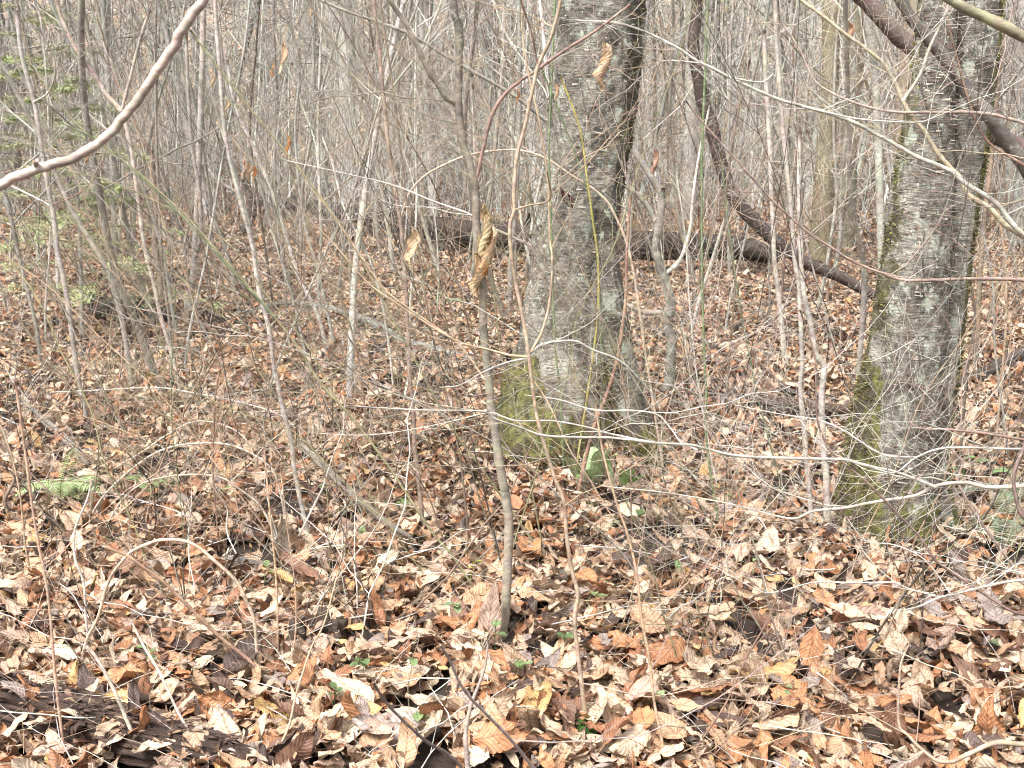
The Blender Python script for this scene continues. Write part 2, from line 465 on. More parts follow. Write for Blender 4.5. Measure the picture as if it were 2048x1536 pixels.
# the 300 that show largest lie singly on top
pos = []
while len(pos) < 300:
    px, py = U(-10, 2058), 1536 - 420 * R() ** 1.5
    g = ground(px, min(py, 1560))
    if len(pos) > 0 and min(np.hypot(*(g[:2] - p[:2])) for p in pos) < .045: continue
    pos.append(g + [0, 0, U(.045, .085)])
pos = np.array(pos)
P, q, c, tx, nvv = leaf_batch(300, 18, 8, pos, (.08, .195), .30, serr=.10, lobed=np.where(rng.random(300) < .10, 1., 0.), flat=.8)
qs = q[:18 * 8]
for k in range(300):
    mb = MB(); s = slice(k * nvv, (k + 1) * nvv)
    mb.add(P[s], qs, None, c[s], tx[s])
    o = mb.obj('leaf', M_LEAF, parent=FLOOR, origin=pos[k]); o.location = pos[k]

# fallen twigs in the litter
mb = MB()
for k in range(900):
    y = U(2.2, 11); x = U(-1, 1) * (.45 * y + .5)
    z = float(H(x, y)) + U(.04, .09)
    a = U(0, 6.283)
    spray(mb, (x, y, z), (math.cos(a), math.sin(a), U(-.05, .12)), U(.12, .6), U(.0009, .003), 1 if R() < .4 else 0, TWIGC[rng.integers(9)], .07, .2, -.02, .35)
mb.obj('fallen_twigs', M_TWIG, kind='stuff', label='thin fallen twigs scattered over the leaf litter')

# ------------------------------------------------------------------ the two big birches
def trunk_mesh(rings, Y, moss, stain_crease, base_col, seed, nr=150, nz_per=260, flute=.03, lobes=(), rough=1.0):
    rings = np.array(rings, float)
    py = np.linspace(rings[0, 0], rings[-1, 0], nz_per)
    xl = np.interp(py, rings[:, 0], rings[:, 1]); xr = np.interp(py, rings[:, 0], rings[:, 2])
    k = np.ones(9) / 9
    xl = np.convolve(np.pad(xl, 4, 'edge'), k, 'valid'); xr = np.convolve(np.pad(xr, 4, 'edge'), k, 'valid')
    mb = MB()
    th = np.arange(nr) * 2 * math.pi / nr
    C = np.array([at((a + b_) / 2, p, Y) for a, b_, p in zip(xl, xr, py)])
    A0 = np.array([at(a, p, Y)[0] for a, p in zip(xl, py)]); B0 = np.array([at(b_, p, Y)[0] for b_, p in zip(xr, py)])
    rad = (B0 - A0) / 2
    xx = np.cos(th)[None] * np.ones((nz_per, 1)); yy = np.sin(th)[None] * np.ones((nz_per, 1))
    z = C[:, 2][:, None] * np.ones((1, nr))
    ux, uy = xx * 1.0, yy * 1.0
    s = seed * 7.3
    d = flute * vnoise(ux * 1.6 + s, uy * 1.6, z * .7 + s)
    d = d + .045 * vnoise(ux * 3 + s, uy * 3, z * 2.0) * rough * .5
    d = d + .035 * rough * vnoise(ux * 5, uy * 5 + s, z * 22) + .028 * rough * vnoise(ux * 14, uy * 14 + s, z * 55)
    d = d + .018 * rough * vnoise(ux * 24 + s, uy * 24, z * 30)
    for (t0, wd, dep, lo, hi) in lobes:      # furrows and buttresses at angle t0 between heights
        da = np.angle(np.exp(1j * (th - t0)))[None]
        d = d + dep * np.exp(-(da / wd) ** 2) * sstep(lo - .12, lo + .12, z) * (1 - sstep(hi - .1, hi + .1, z))
    r = rad[:, None] * (1 + d)
    V = np.stack([C[:, 0][:, None] + r * xx, C[:, 1][:, None] + r * yy, z], -1)
    i = np.arange(nz_per - 1)[:, None]; j = np.arange(nr)[None]; jn = (j + 1) % nr
    q = np.stack([i * nr + j, (i + 1) * nr + j, (i + 1) * nr + jn, i * nr + jn], -1)
    PY = py[:, None] * np.ones((1, nr))
    ms = moss(xx, yy, PY); st = stain_crease(xx, yy, PY)
    bc = np.asarray(base_col)[None, None] * np.ones((nz_per, nr, 1))
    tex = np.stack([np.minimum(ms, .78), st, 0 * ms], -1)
    mb.add(V.reshape(-1, 3), q.reshape(-1, 4), None, bc.reshape(-1, 3), tex.reshape(-1, 3))
    # normals outward for scattering flakes and moss
    Nn = np.stack([xx, yy, 0 * xx], -1)
    return mb, V, Nn, ms, st
def flakes(V, Nn, n, size, mask=None):
    mb = MB(); h, w = V.shape[:2]
    for k in range(n):
        i, j = rng.integers(h - 2), rng.integers(w)
        if Nn[i, j, 1] > .45: continue
        if mask is not None and mask[i, j] > .4 and R() < .8: continue
        p, nn = V[i, j], Nn[i, j]
        tdir = np.array([-nn[1], nn[0], U(-.15, .15)])
        L, Wd = U(.5, 1.6) * size, U(.12, .4) * size
        c = jit((.34, .30, .25) if R() < .4 else (.13, .09, .07), .35)
        pts = []
        for a in range(4):
            f = a / 3; curl = (f ** 2) * U(.1, .5) * size
            for e in (-1, 1): pts.append(p + tdir * (f - .2) * L + nn * (.0015 + curl) + np.array([0, 0, e * Wd * .5 * (1 - .5 * f)]))
        qd = [[0, 1, 3, 2], [2, 3, 5, 4], [4, 5, 7, 6]]
        mb.add(pts, qd, None, c)
    return mb
def moss_tufts(V, Nn, ms, n, size=.012):
    mb = MB(); h, w = V.shape[:2]; pr = (ms * (Nn[..., 1] < .5)).ravel(); pr = pr ** 2; pr /= pr.sum()
    idx = rng.choice(h * w, n, p=pr)
    Vf, Nf = V.reshape(-1, 3), Nn.reshape(-1, 3)
    keep = vnoise(Vf[idx, 0] * 26, Vf[idx, 1] * 26, Vf[idx, 2] * 18) > -.05
    idx = idx[keep]; n = len(idx)
    p, nn = Vf[idx], Nf[idx]
    d = nn + rng.normal(size=(n, 3)) * .6; d /= np.linalg.norm(d, axis=1)[:, None]
    s = np.cross(d, rng.normal(size=(n, 3))); s /= np.linalg.norm(s, axis=1)[:, None]
    L = U(.3, 1.3, n)[:, None] * size
    T = np.stack([p - s * L * .3 - nn * .002, p + s * L * .3 - nn * .002, p + d * L], 1).reshape(-1, 3)
    base = np.array([(.12, .12, .03), (.21, .20, .05), (.06, .055, .025), (.15, .11, .045)])[rng.integers(4, size=n)] * U(.7, 1.3, n)[:, None]
    mb.add(T, None, np.arange(3 * n).reshape(-1, 3), np.repeat(base, 3, 0))
    return mb

gA = ground(1130, 915); YA = float(gA[1]) + .10
tA = thing('birch_tree', 'big grey mossy-footed birch with shaggy bark in the middle, fused with a smoother stem', 'tree', (gA[0], YA, gA[2]))
oA = np.array([gA[0], YA, gA[2]])
A1 = [(-420, 1128, 1290), (0, 1112, 1290), (100, 1105, 1285), (200, 1100, 1272), (300, 1094, 1258), (400, 1082, 1242), (480, 1066, 1226), (600, 1052, 1214), (690, 1036, 1215),
      (760, 1006, 1222), (850, 992, 1235), (920, 996, 1242), (1010, 985, 1255)]
def mA1(x, y, p): return np.clip(sstep(.15, -.85, x) * sstep(630, 780, p) * 1.05 + sstep(.9, .2, x) * sstep(740, 880, p) * .9 + sstep(.35, .8, x) * (1 - sstep(380, 470, p)) * .52 + sstep(.6, .9, x) * sstep(650, 740, p) * .6, 0, 1)
def sA1(x, y, p): return np.clip(sstep(.40, .75, x) * (1 - sstep(430, 520, p)) * .55 + sstep(.3, -.6, x) * sstep(500, 300, p) * .12 + sstep(640, 900, p) * .40, 0, 1)
mb, V, Nn, ms, st = trunk_mesh(A1, YA, mA1, sA1, (.20, .19, .165), 1, lobes=((-2.2, .22, .14, -1, .22), (-1.35, .18, .10, -1, .16), (-1.0, .10, -.05, .3, 1.0), (-1.75, .12, -.03, .0, .5), (-.35, .16, -.10, 1.2, 3.2)))
mb.obj('trunk', M_BIRCH, tA, oA)
flakes(V, Nn, 1700, .022, ms).obj('bark_flakes', M_TWIG, tA, oA, kind='stuff')
moss_tufts(V, Nn, ms, 16000).obj('moss', M_MOSS, tA, oA, kind='stuff')
A2 = [(330, 1200, 1232), (420, 1192, 1232), (480, 1190, 1233), (600, 1195, 1250), (700, 1205, 1268), (800, 1222, 1290), (870, 1242, 1318), (930, 1253, 1334), (1010, 1245, 1350)]
def mA2(x, y, p): return np.clip(sstep(800, 900, p) * .95 + sstep(-.5, -.9, x) * sstep(680, 760, p) * .7, 0, 1)
mb, V, Nn, ms, st = trunk_mesh(A2, YA - .13, mA2, lambda x, y, p: .30 + .2 * sstep(-.4, -.8, x), (.14, .13, .11), 2, nr=72, nz_per=180, rough=.45)
mb.obj('side_stem', M_BIRCH, tA, oA)
moss_tufts(V, Nn, ms, 5000).obj('moss', M_MOSS, tA, oA, kind='stuff')

gB = ground(1790, 1085); YB = float(gB[1]) + .08
tB = thing('birch_tree', 'twin-stemmed old birch at the right with a dark furrow between its mossy stems', 'tree', (gB[0], YB, gB[2]))
oB = np.array([gB[0], YB, gB[2]])
B1 = [(-420, 1850, 1905), (0, 1838, 1908), (100, 1830, 1908), (200, 1815, 1908), (300, 1800, 1905), (400, 1778, 1902), (500, 1768, 1898), (600, 1752, 1894), (700, 1737, 1887), (800, 1712, 1878),
      (900, 1690, 1872), (1000, 1674, 1872), (1080, 1684, 1885), (1170, 1670, 1900)]
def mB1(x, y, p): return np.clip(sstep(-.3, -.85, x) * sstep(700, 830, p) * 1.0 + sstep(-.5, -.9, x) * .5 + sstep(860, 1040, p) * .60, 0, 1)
def sB1(x, y, p): return np.clip(sstep(-.55, -.85, x) * .45 + sstep(.8, .93, x) * .7 + sstep(960, 1090, p) * .4, 0, 1)  # stained left edge and foot; right edge painted dark as furrow shade
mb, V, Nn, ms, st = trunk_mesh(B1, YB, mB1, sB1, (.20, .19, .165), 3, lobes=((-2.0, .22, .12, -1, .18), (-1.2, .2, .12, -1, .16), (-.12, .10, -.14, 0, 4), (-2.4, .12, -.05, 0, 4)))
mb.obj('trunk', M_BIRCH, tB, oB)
flakes(V, Nn, 1700, .022, ms).obj('bark_flakes', M_TWIG, tB, oB, kind='stuff')
moss_tufts(V, Nn, ms, 11000).obj('moss', M_MOSS, tB, oB, kind='stuff')
B2 = [(-420, 1935, 2010), (0, 1916, 2003), (100, 1910, 1998), (200, 1906, 1986), (300, 1896, 1974), (400, 1888, 1958), (500, 1878, 1944), (600, 1870, 1933), (700, 1860, 1923), (800, 1848, 1910),
      (900, 1838, 1898), (1000, 1836, 1903), (1060, 1842, 1930), (1170, 1840, 1950)]
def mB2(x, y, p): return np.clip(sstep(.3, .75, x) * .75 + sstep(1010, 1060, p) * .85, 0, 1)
def sB2(x, y, p): return np.clip(sstep(-.7, -.9, x) * .7 + sstep(980, 1070, p) * .5, 0, 1)  # left edge painted dark as shade of the furrow; stained foot
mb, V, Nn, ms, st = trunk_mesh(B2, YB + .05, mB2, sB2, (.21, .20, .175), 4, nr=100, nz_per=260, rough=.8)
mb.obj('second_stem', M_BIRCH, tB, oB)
moss_tufts(V, Nn, ms, 7000).obj('moss', M_MOSS, tB, oB, kind='stuff')

# ------------------------------------------------------------------ stems traced one by one
def px_path(pts, Y, drift=0.0, jitter=.0):
    n = len(pts); f = np.linspace(0, 1, n)
    ph = U(0, 6.28)
    return np.array([at(x, y, Y + drift * t + jitter * math.sin(ph + 3 * t) * min(1, t * 4)) for (x, y), t in zip(pts, f)])
def knobs(rad, k=.10):
    return rad * (1 + k * np.abs(rng.normal(size=len(rad))) * (rng.random(len(rad)) < .3))
def stem_mesh(P, W, Y, col, sides=None, twigs=0, tl=(.12, .5), tcol=None, up=.05, mb=None, speckle=.12, grad=None):
    mb = mb or MB()
    P, rad = smooth_path(P, np.asarray(W) * .5 * Y / FPX, 5)
    rad = knobs(np.maximum(rad, .0007))
    jt = rng.normal(size=P.shape)
    for _ in range(2): jt[1:-1] = .25 * jt[:-2] + .5 * jt[1:-1] + .25 * jt[2:]
    P = P + jt * rad[:, None] * .22
    c = np.array([jit(col, speckle) for _ in range(len(P))])
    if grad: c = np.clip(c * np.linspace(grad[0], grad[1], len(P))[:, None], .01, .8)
    tube(mb, P, rad, c, sides or (14 if rad.max() > .007 else None))
    for k in range(twigs):
        i = rng.integers(1, len(P) - 1)
        T = unit(P[i + 1] - P[i - 1]); s = 1 if R() < .5 else -1
        d = unit(-T * U(-.2, .8) * (1 if T[2] < 0 else -1) + s * np.array([1, 0, 0]) * U(.5, 1.2) + np.array([0, U(-.6, .6), U(-.1, .5)]))
        spray(mb, P[i], d, U(*tl), min(rad[i] * .5, U(.0009, .0019)), 2, tcol or col, up=up)
    return mb, P, rad
def hero(label, main, w, col, Y=None, branches=(), twigs=6, name='sapling', cat='sapling', tl=(.15, .75), tcol=None, drift=0., group=None, part='trunk', speckle=.12, grad=None):
    """main runs from top to base; Y None = its last point stands on the ground"""
    if Y is None:
        g = ground(*main[-1]); Y = float(g[1]); main = list(main) + [(main[-1][0] + 1, main[-1][1] + 14)]
    P = px_path(main, Y, drift)
    W = np.interp(np.linspace(0, 1, len(main)), np.linspace(0, 1, len(w)), w)
    thin = .78 if name == 'overhanging_shrub' else 1.
    org = P[-1].copy()
    T = thing(name, label, cat, org, group)
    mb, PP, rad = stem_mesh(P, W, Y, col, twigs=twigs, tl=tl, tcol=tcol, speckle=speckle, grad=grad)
    mb.obj(part, M_BARK, T, org)
    for b in branches:
        pts, bw = b[0], b[1]; bc = b[2] if len(b) > 2 and b[2] is not None else col; bt = b[3] if len(b) > 3 else 4
        Q = px_path(pts, Y, U(-.25, .25))
        m2, _, _ = stem_mesh(Q, thin * np.interp(np.linspace(0, 1, len(pts)), [0, 1], bw), Y, bc, twigs=bt, tl=tl, tcol=tcol)
        m2.obj('branch', M_BARK, T, org)
    return T, Y
HERO = []
S1, Y1 = hero('straight grey-brown sapling standing in the middle in front of the mossy birch, forked above',
     [(903, -260), (906, 0), (916, 51), (918, 137), (916, 205), (923, 273), (943, 342), (952, 393), (953, 444), (957, 512), (964, 568), (970, 671), (977, 773), (984, 825), (998, 910), (1010, 978), (1017, 1035), (1015, 1140), (1012, 1209), (1007, 1268)],
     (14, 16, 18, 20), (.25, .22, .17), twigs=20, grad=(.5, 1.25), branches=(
     ([(916, 212), (892, 195), (871, 164), (847, 120), (827, 75), (793, 20), (770, -10), (700, -120)], (11, 8), None, 5),
     ([(953, 360), (967, 294), (981, 239), (1005, 195), (1042, 161), (1073, 140), (1124, 103), (1186, 65), (1260, 10)], (8, 5), (.26, .17, .14), 5),
     ([(953, 440), (936, 427), (868, 403), (783, 369), (680, 345), (560, 318)], (4, 2), PALE, 4),
     ([(970, 760), (919, 690), (851, 640), (783, 592), (748, 551), (700, 480), (650, 410), (600, 350)], (5, 2), TAN, 5)))
S2, Y2 = hero('slender tan sapling right of the middle one with a moss ring at its foot',
     [(1150, -200), (1121, 0), (1107, 55), (1097, 85), (1076, 133), (1063, 188), (1049, 256), (1035, 308), (1029, 369), (1029, 420), (1020, 450), (1022, 513), (1035, 585), (1049, 654), (1059, 722), (1070, 808), (1080, 859), (1094, 903), (1111, 961), (1127, 1000), (1134, 1070), (1144, 1140), (1155, 1192), (1149, 1237), (1155, 1297), (1165, 1384), (1171, 1468)],
     (7, 8, 8, 11), (.37, .28, .20), twigs=14, branches=(
     ([(1060, 706), (1083, 690), (1107, 684), (1152, 683), (1186, 700), (1240, 722), (1290, 770), (1320, 815)], (7, 3), GREY, 4),
     ([(1062, 704), (1083, 664), (1100, 603), (1104, 520), (1100, 480), (1097, 393), (1094, 342), (1080, 250), (1060, 160), (1044, 60), (1048, -20)], (6, 3), TAN, 6),
     ([(1058, 714), (1020, 710), (970, 698), (919, 685), (851, 645), (783, 600), (730, 560), (670, 490), (600, 420)], (6, 2), TAN, 5),
     ([(1058, 716), (1010, 726), (960, 748), (920, 770), (880, 775)], (5, 2), GREY, 3),
     ([(1066, 760), (1100, 812), (1140, 900), (1180, 960), (1230, 1040), (1290, 1100)], (4, 2), TAN, 3),
     ([(1030, 420), (1060, 410), (1100, 398), (1094, 342)], (4, 3), TAN, 2),
     ([(1076, 133), (1062, 60), (1044, 8), (1040, -40)], (4, 3), RED, 3)))
S3, _ = hero('thin upright brown sapling left of the middle one, its foot behind a curled leaf',
     [(740, -160), (748, 0), (759, 103), (769, 205), (779, 308), (793, 393), (803, 461), (806, 500), (813, 585), (817, 671), (820, 756), (827, 825), (830, 893), (837, 961), (846, 1060)], (7, 8, 9), (.27, .20, .16), twigs=8, speckle=.2)
hero('very thin dark sapling rising just right of the thin brown one', [(750, -140), (760, 0), (783, 154), (800, 290), (813, 403), (830, 478), (841, 520), (850, 590), (865, 671), (882, 756), (902, 825), (916, 893), (926, 961), (938, 1090)], (4, 5), BROWN, twigs=8)
hero('leaning green-barked shoot sloping down to the right across the left half', [(60, 130), (160, 255), (273, 342), (376, 437), (444, 513), (495, 570), (547, 632), (598, 698), (640, 765), (690, 820), (735, 875), (783, 941), (830, 1013), (868, 1070), (907, 1115), (963, 1199)], (3, 5, 7), OLIVE, twigs=8, name='arching_shoot', cat='shrub', part='stem', tcol=OLIVE,
     branches=(([(547, 632), (480, 560), (400, 470), (300, 372), (200, 285), (110, 240)], (4, 2), GREEN, 5), ([(683, 818), (620, 700), (540, 600), (460, 490), (380, 440), (240, 370), (90, 330)], (3, 2), OLIVE, 4)))
hero('leaning grey-green shoot crossing behind the green one, from upper left to the mossy birch', [(380, 60), (470, 180), (560, 290), (620, 365), (700, 480), (760, 590), (830, 720), (900, 850), (980, 960), (1090, 1120)], (4, 5), OLIVE, twigs=9, name='arching_shoot', cat='shrub', part='stem', tcol=OLIVE)
hero('pale grey sapling leaning left, beneath the arching pale branch', [(430, -100), (430, 0), (440, 150), (455, 300), (480, 400), (506, 500), (519, 585), (537, 654), (547, 732), (560, 790), (581, 876), (588, 927), (600, 996), (622, 1090)], (7, 9, 10), (.38, .34, .30), twigs=9)
hero('pale stem leaning right to left beside the long log end', [(455, 120), (468, 205), (513, 308), (547, 393), (574, 478), (600, 560), (640, 640), (655, 720)], (6, 8), (.42, .38, .34), twigs=8)
hero('pale forked sapling whose left fork bends away under the big near branch', [(300, 20), (280, 80), (262, 150), (246, 219), (254, 260), (267, 325), (280, 427), (290, 500), (308, 568), (325, 647), (345, 712), (365, 800)], (5, 8, 8), (.42, .36, .30), twigs=7,
     branches=(([(244, 222), (212, 188), (191, 154), (167, 120), (147, 89), (126, 44), (113, 0), (95, -80)], (9, 7), (.46, .36, .30), 5),))
hero('mid-grey sapling at the left with high side twigs and a bend at its foot', [(35, 20), (44, 113), (68, 205), (82, 290), (96, 376), (109, 444), (115, 500), (130, 568), (144, 670), (154, 740), (178, 862)], (8, 10, 10), (.33, .29, .26), twigs=9,
     branches=(([(100, 412), (160, 385), (205, 330), (215, 250)], (3, 2), RED, 3), ([(68, 205), (100, 180), (110, 120), (80, 60)], (4, 2), PALE, 3), ([(98, 410), (40, 380), (-30, 350)], (4, 2), WHITE, 3)))
hero('thick brown stub-topped stem at the left just beyond the leaning pale one', [(300, 300), (308, 360), (312, 430), (312, 500), (320, 560), (326, 625)], (10, 13, 13), (.23, .17, .13), twigs=6)
hero('pair-forked grey sapling behind the green shoots, left of centre', [(408, -60), (405, 100), (400, 250), (395, 400), (390, 530), (382, 580), (374, 632)], (10, 12, 15), (.35, .31, .27), twigs=8, branches=(([(392, 520), (402, 470), (398, 380), (380, 250), (372, 60)], (9, 6), None, 4),))
hero('left stem of the pale close pair between the two birches', [(1545, -100), (1550, 0), (1560, 200), (1580, 400), (1587, 500), (1597, 568), (1601, 637), (1603, 722), (1601, 790), (1608, 859), (1615, 944), (1624, 1062)], (8, 9, 11), (.40, .355, .31), twigs=10, speckle=.22)
hero('right, thicker and crooked stem of the pale close pair between the two birches', [(1600, 260), (1598, 380), (1601, 500), (1608, 585), (1621, 647), (1632, 705), (1649, 739), (1642, 790), (1645, 859), (1652, 944), (1657, 1070)], (8, 12, 15), (.40, .36, .315), twigs=9, speckle=.22)
hero('straight pale sapling behind the close pair, right of the dark fallen branch', [(1528, 60), (1534, 205), (1543, 376), (1548, 500), (1556, 585), (1567, 688), (1574, 750)], (8, 9, 13), (.46, .41, .35), twigs=7)
hero('lichen-spotted pale sapling just left of the right birch', [(1725, -80), (1735, 30), (1748, 120), (1755, 240), (1760, 400), (1764, 560), (1766, 700), (1764, 830)], (14, 15, 15), (.40, .38, .32), twigs=5, speckle=.3)
hero('crooked grey tree close behind the mossy birch, with long branches swept up to the left',
     [(1322, 376), (1322, 427), (1312, 480), (1312, 510), (1326, 551), (1340, 603), (1336, 647), (1346, 688), (1340, 739), (1329, 800)], (14, 20, 22), (.22, .205, .17), twigs=4, name='crooked_tree', cat='tree', speckle=.3, branches=(
     ([(1322, 385), (1285, 328), (1258, 284), (1240, 229), (1213, 191), (1186, 137), (1165, 79), (1150, 10), (1135, -120)], (15, 8), None, 6),
     ([(1310, 440), (1290, 405), (1244, 362), (1186, 308), (1135, 267), (1090, 239), (1022, 188), (906, 120), (800, 60), (680, 17), (560, -40)], (11, 5), None, 8),
     ([(1332, 626), (1285, 623), (1244, 606), (1210, 585), (1176, 561), (1134, 544), (1100, 517), (1049, 485), (988, 458), (936, 427), (868, 403)], (11, 4), (.28, .24, .2), 4),
     ([(1328, 800), (1310, 780), (1285, 740), (1300, 700), (1312, 690)], (9, 4), DARK, 2),
     ([(1326, 551), (1360, 520), (1380, 460), (1385, 400), (1400, 300), (1420, 210)], (9, 4), PALE, 5)))
hero('rough reddish-brown bent stem leaning in front of the mossy birch', [(1262, 380), (1254, 500), (1251, 603), (1240, 688), (1227, 746), (1206, 808), (1186, 859), (1169, 927), (1150, 1010)], (5, 8, 9), (.30, .18, .13), twigs=8, speckle=.25)
hero('tan shoot falling steeply to the bottom right of the middle saplings', [(1190, 800), (1205, 900), (1231, 1000), (1256, 1070), (1273, 1150), (1284, 1244), (1298, 1314), (1308, 1402), (1322, 1471), (1330, 1528)], (4, 6, 7), (.46, .32, .21), twigs=4, name='young_shoot', cat='shoot', part='stem')
hero('dark green thin shoot beside the steep tan shoot', [(1200, 830), (1226, 920), (1252, 1000), (1280, 1070), (1308, 1150), (1326, 1227), (1343, 1279), (1362, 1355)], (3, 4), OLIVE, twigs=4, name='young_shoot', cat='shoot', part='stem')
def briar(label, pts, w, col, **k):
    return hero(label, pts, w, col, twigs=k.pop('twigs', 4), name='green_briar', cat='briar', part='stem', tcol=col, **k)
briar('tall bright green briar stem standing upright in the gap between the birches', [(1420, -80), (1416, 0), (1410, 154), (1404, 308), (1404, 500), (1406, 637), (1410, 739), (1413, 790), (1410, 842), (1416, 910), (1440, 1063)], (5, 5), (.15, .20, .095))
briar('thin green briar leaning right, beside the tall bright green one', [(1440, 300), (1464, 500), (1478, 603), (1498, 705), (1519, 808), (1543, 900), (1580, 1040)], (3, 4), GREEN)
briar('green briar in front of the left edge of the mossy birch', [(1112, -60), (1104, 150), (1098, 300), (1104, 500), (1107, 637), (1111, 705), (1121, 800), (1128, 960)], (4, 4), (.15, .20, .095))
briar('green briar hanging over the middle of the mossy birch', [(1080, 130), (1140, 280), (1180, 400), (1193, 500), (1199, 568), (1201, 671), (1206, 722), (1200, 830), (1195, 960)], (4, 4), GREEN)
briar('yellow-green knobbly briar over the mossy birch', [(1120, 150), (1159, 256), (1175, 359), (1186, 444), (1196, 520), (1196, 620), (1186, 712), (1172, 808), (1158, 900), (1150, 975)], (4, 5), YEL)
hero('dark reddish dead branch propped in a long curve left of the right birch',
     [(1398, -160), (1395, 0), (1385, 90), (1400, 170), (1420, 250), (1445, 340), (1470, 400), (1530, 460), (1600, 520), (1700, 565), (1770, 600)], (19, 26, 28, 20), (.055, .038, .031), Y=8.2, twigs=4, name='dead_branch', cat='branch', part='limb')
hero('dark brown leaning limb passing behind the top of the right birch', [(1680, -60), (1745, 15), (1800, 75), (1845, 115), (1900, 175), (1980, 262), (2048, 300), (2160, 370), (2300, 470)], (30, 34, 34), (.12, .085, .07), Y=6.0, twigs=0, name='leaning_limb', cat='branch', part='limb')
hero('smooth grey leaning sapling crossing in front of the right birch from upper left', [(1720, -160), (1800, 0), (1850, 70), (1900, 130), (1945, 195), (1990, 250), (2048, 330), (2110, 430), (2180, 560), (2240, 720), (2280, 1100)], (18, 26, 30, 30), (.115, .10, .085), Y=3.9, twigs=2, name='leaning_sapling')
hero('greenish near branch across the top right corner', [(1780, -80), (1900, 0), (1960, 30), (2048, 72), (2200, 160), (2420, 420), (2500, 1300)], (15, 20, 22, 30), (.24, .22, .14), Y=2.2, twigs=2, name='near_branch', cat='branch', part='limb')
hero('thick smooth near branch curving across the top left corner', [(470, -260), (430, -80), (407, 0), (383, 31), (362, 65), (345, 99), (321, 133), (297, 167), (277, 198), (253, 229), (232, 253), (205, 280), (171, 302), (137, 320), (103, 330), (75, 337), (34, 355), (0, 372), (-60, 405), (-160, 480), (-260, 760), (-300, 1500)],
     (18, 19, 18, 18, 20, 26), (.43, .345, .285), Y=1.7, twigs=0, name='near_branch', cat='branch', part='limb', branches=(([(75, 337), (71, 327), (72, 318)], (13, 10), None, 0),))
# the shrub that reaches in from beyond the right edge
SH, _ = hero('pale shrub reaching in from the right edge with long crooked twigs over the right birch',
    [(2330, 200), (2300, 500), (2290, 900), (2300, 1480)], (14, 20, 28), (.35, .30, .25), Y=3.3, twigs=2, name='overhanging_shrub', cat='shrub', part='stem', branches=(
    ([(2300, 620), (2150, 520), (2048, 470), (1990, 405), (1935, 370), (1895, 338), (1843, 318), (1792, 290), (1724, 253), (1666, 229), (1604, 212), (1536, 191), (1461, 155), (1392, 120), (1348, 92), (1250, 50), (1140, 40)], (14, 5), (.42, .40, .34), 18),
    ([(2300, 600), (2150, 540), (2048, 472), (2011, 451), (1980, 417), (1939, 390), (1922, 355), (1895, 331), (1874, 304), (1850, 263), (1823, 232), (1806, 202), (1789, 164), (1765, 126), (1724, 92), (1683, 62), (1638, 27), (1601, 0), (1520, -60)], (15, 8), (.37, .32, .22), 14),
    ([(2300, 340), (2140, 280), (2048, 246), (1980, 229), (1929, 224), (1861, 225), (1775, 222), (1707, 205), (1662, 184), (1628, 160), (1600, 100), (1560, 40)], (11, 5), (.33, .26, .22), 10),
    ([(2290, 640), (2150, 575), (2048, 561), (1930, 558), (1843, 561), (1800, 559), (1760, 545), (1706, 523), (1673, 502), (1621, 468), (1570, 424), (1519, 372), (1468, 314), (1413, 253), (1370, 200)], (11, 4), (.28, .20, .165), 14),
    ([(1806, 202), (1840, 150), (1862, 90), (1890, 30), (1910, -40)], (9, 6), (.48, .44, .36), 3),
    ([(1461, 155), (1520, 165), (1545, 150), (1540, 170)], (5, 3), WHITE, 2),
    ([(1604, 212), (1700, 235), (1780, 243), (1850, 242), (1900, 210)], (5, 2), WHITE, 4),
    ([(2290, 560), (2180, 400), (2048, 330), (1960, 260), (1900, 60), (1880, -40)], (9, 4), RED, 8)))
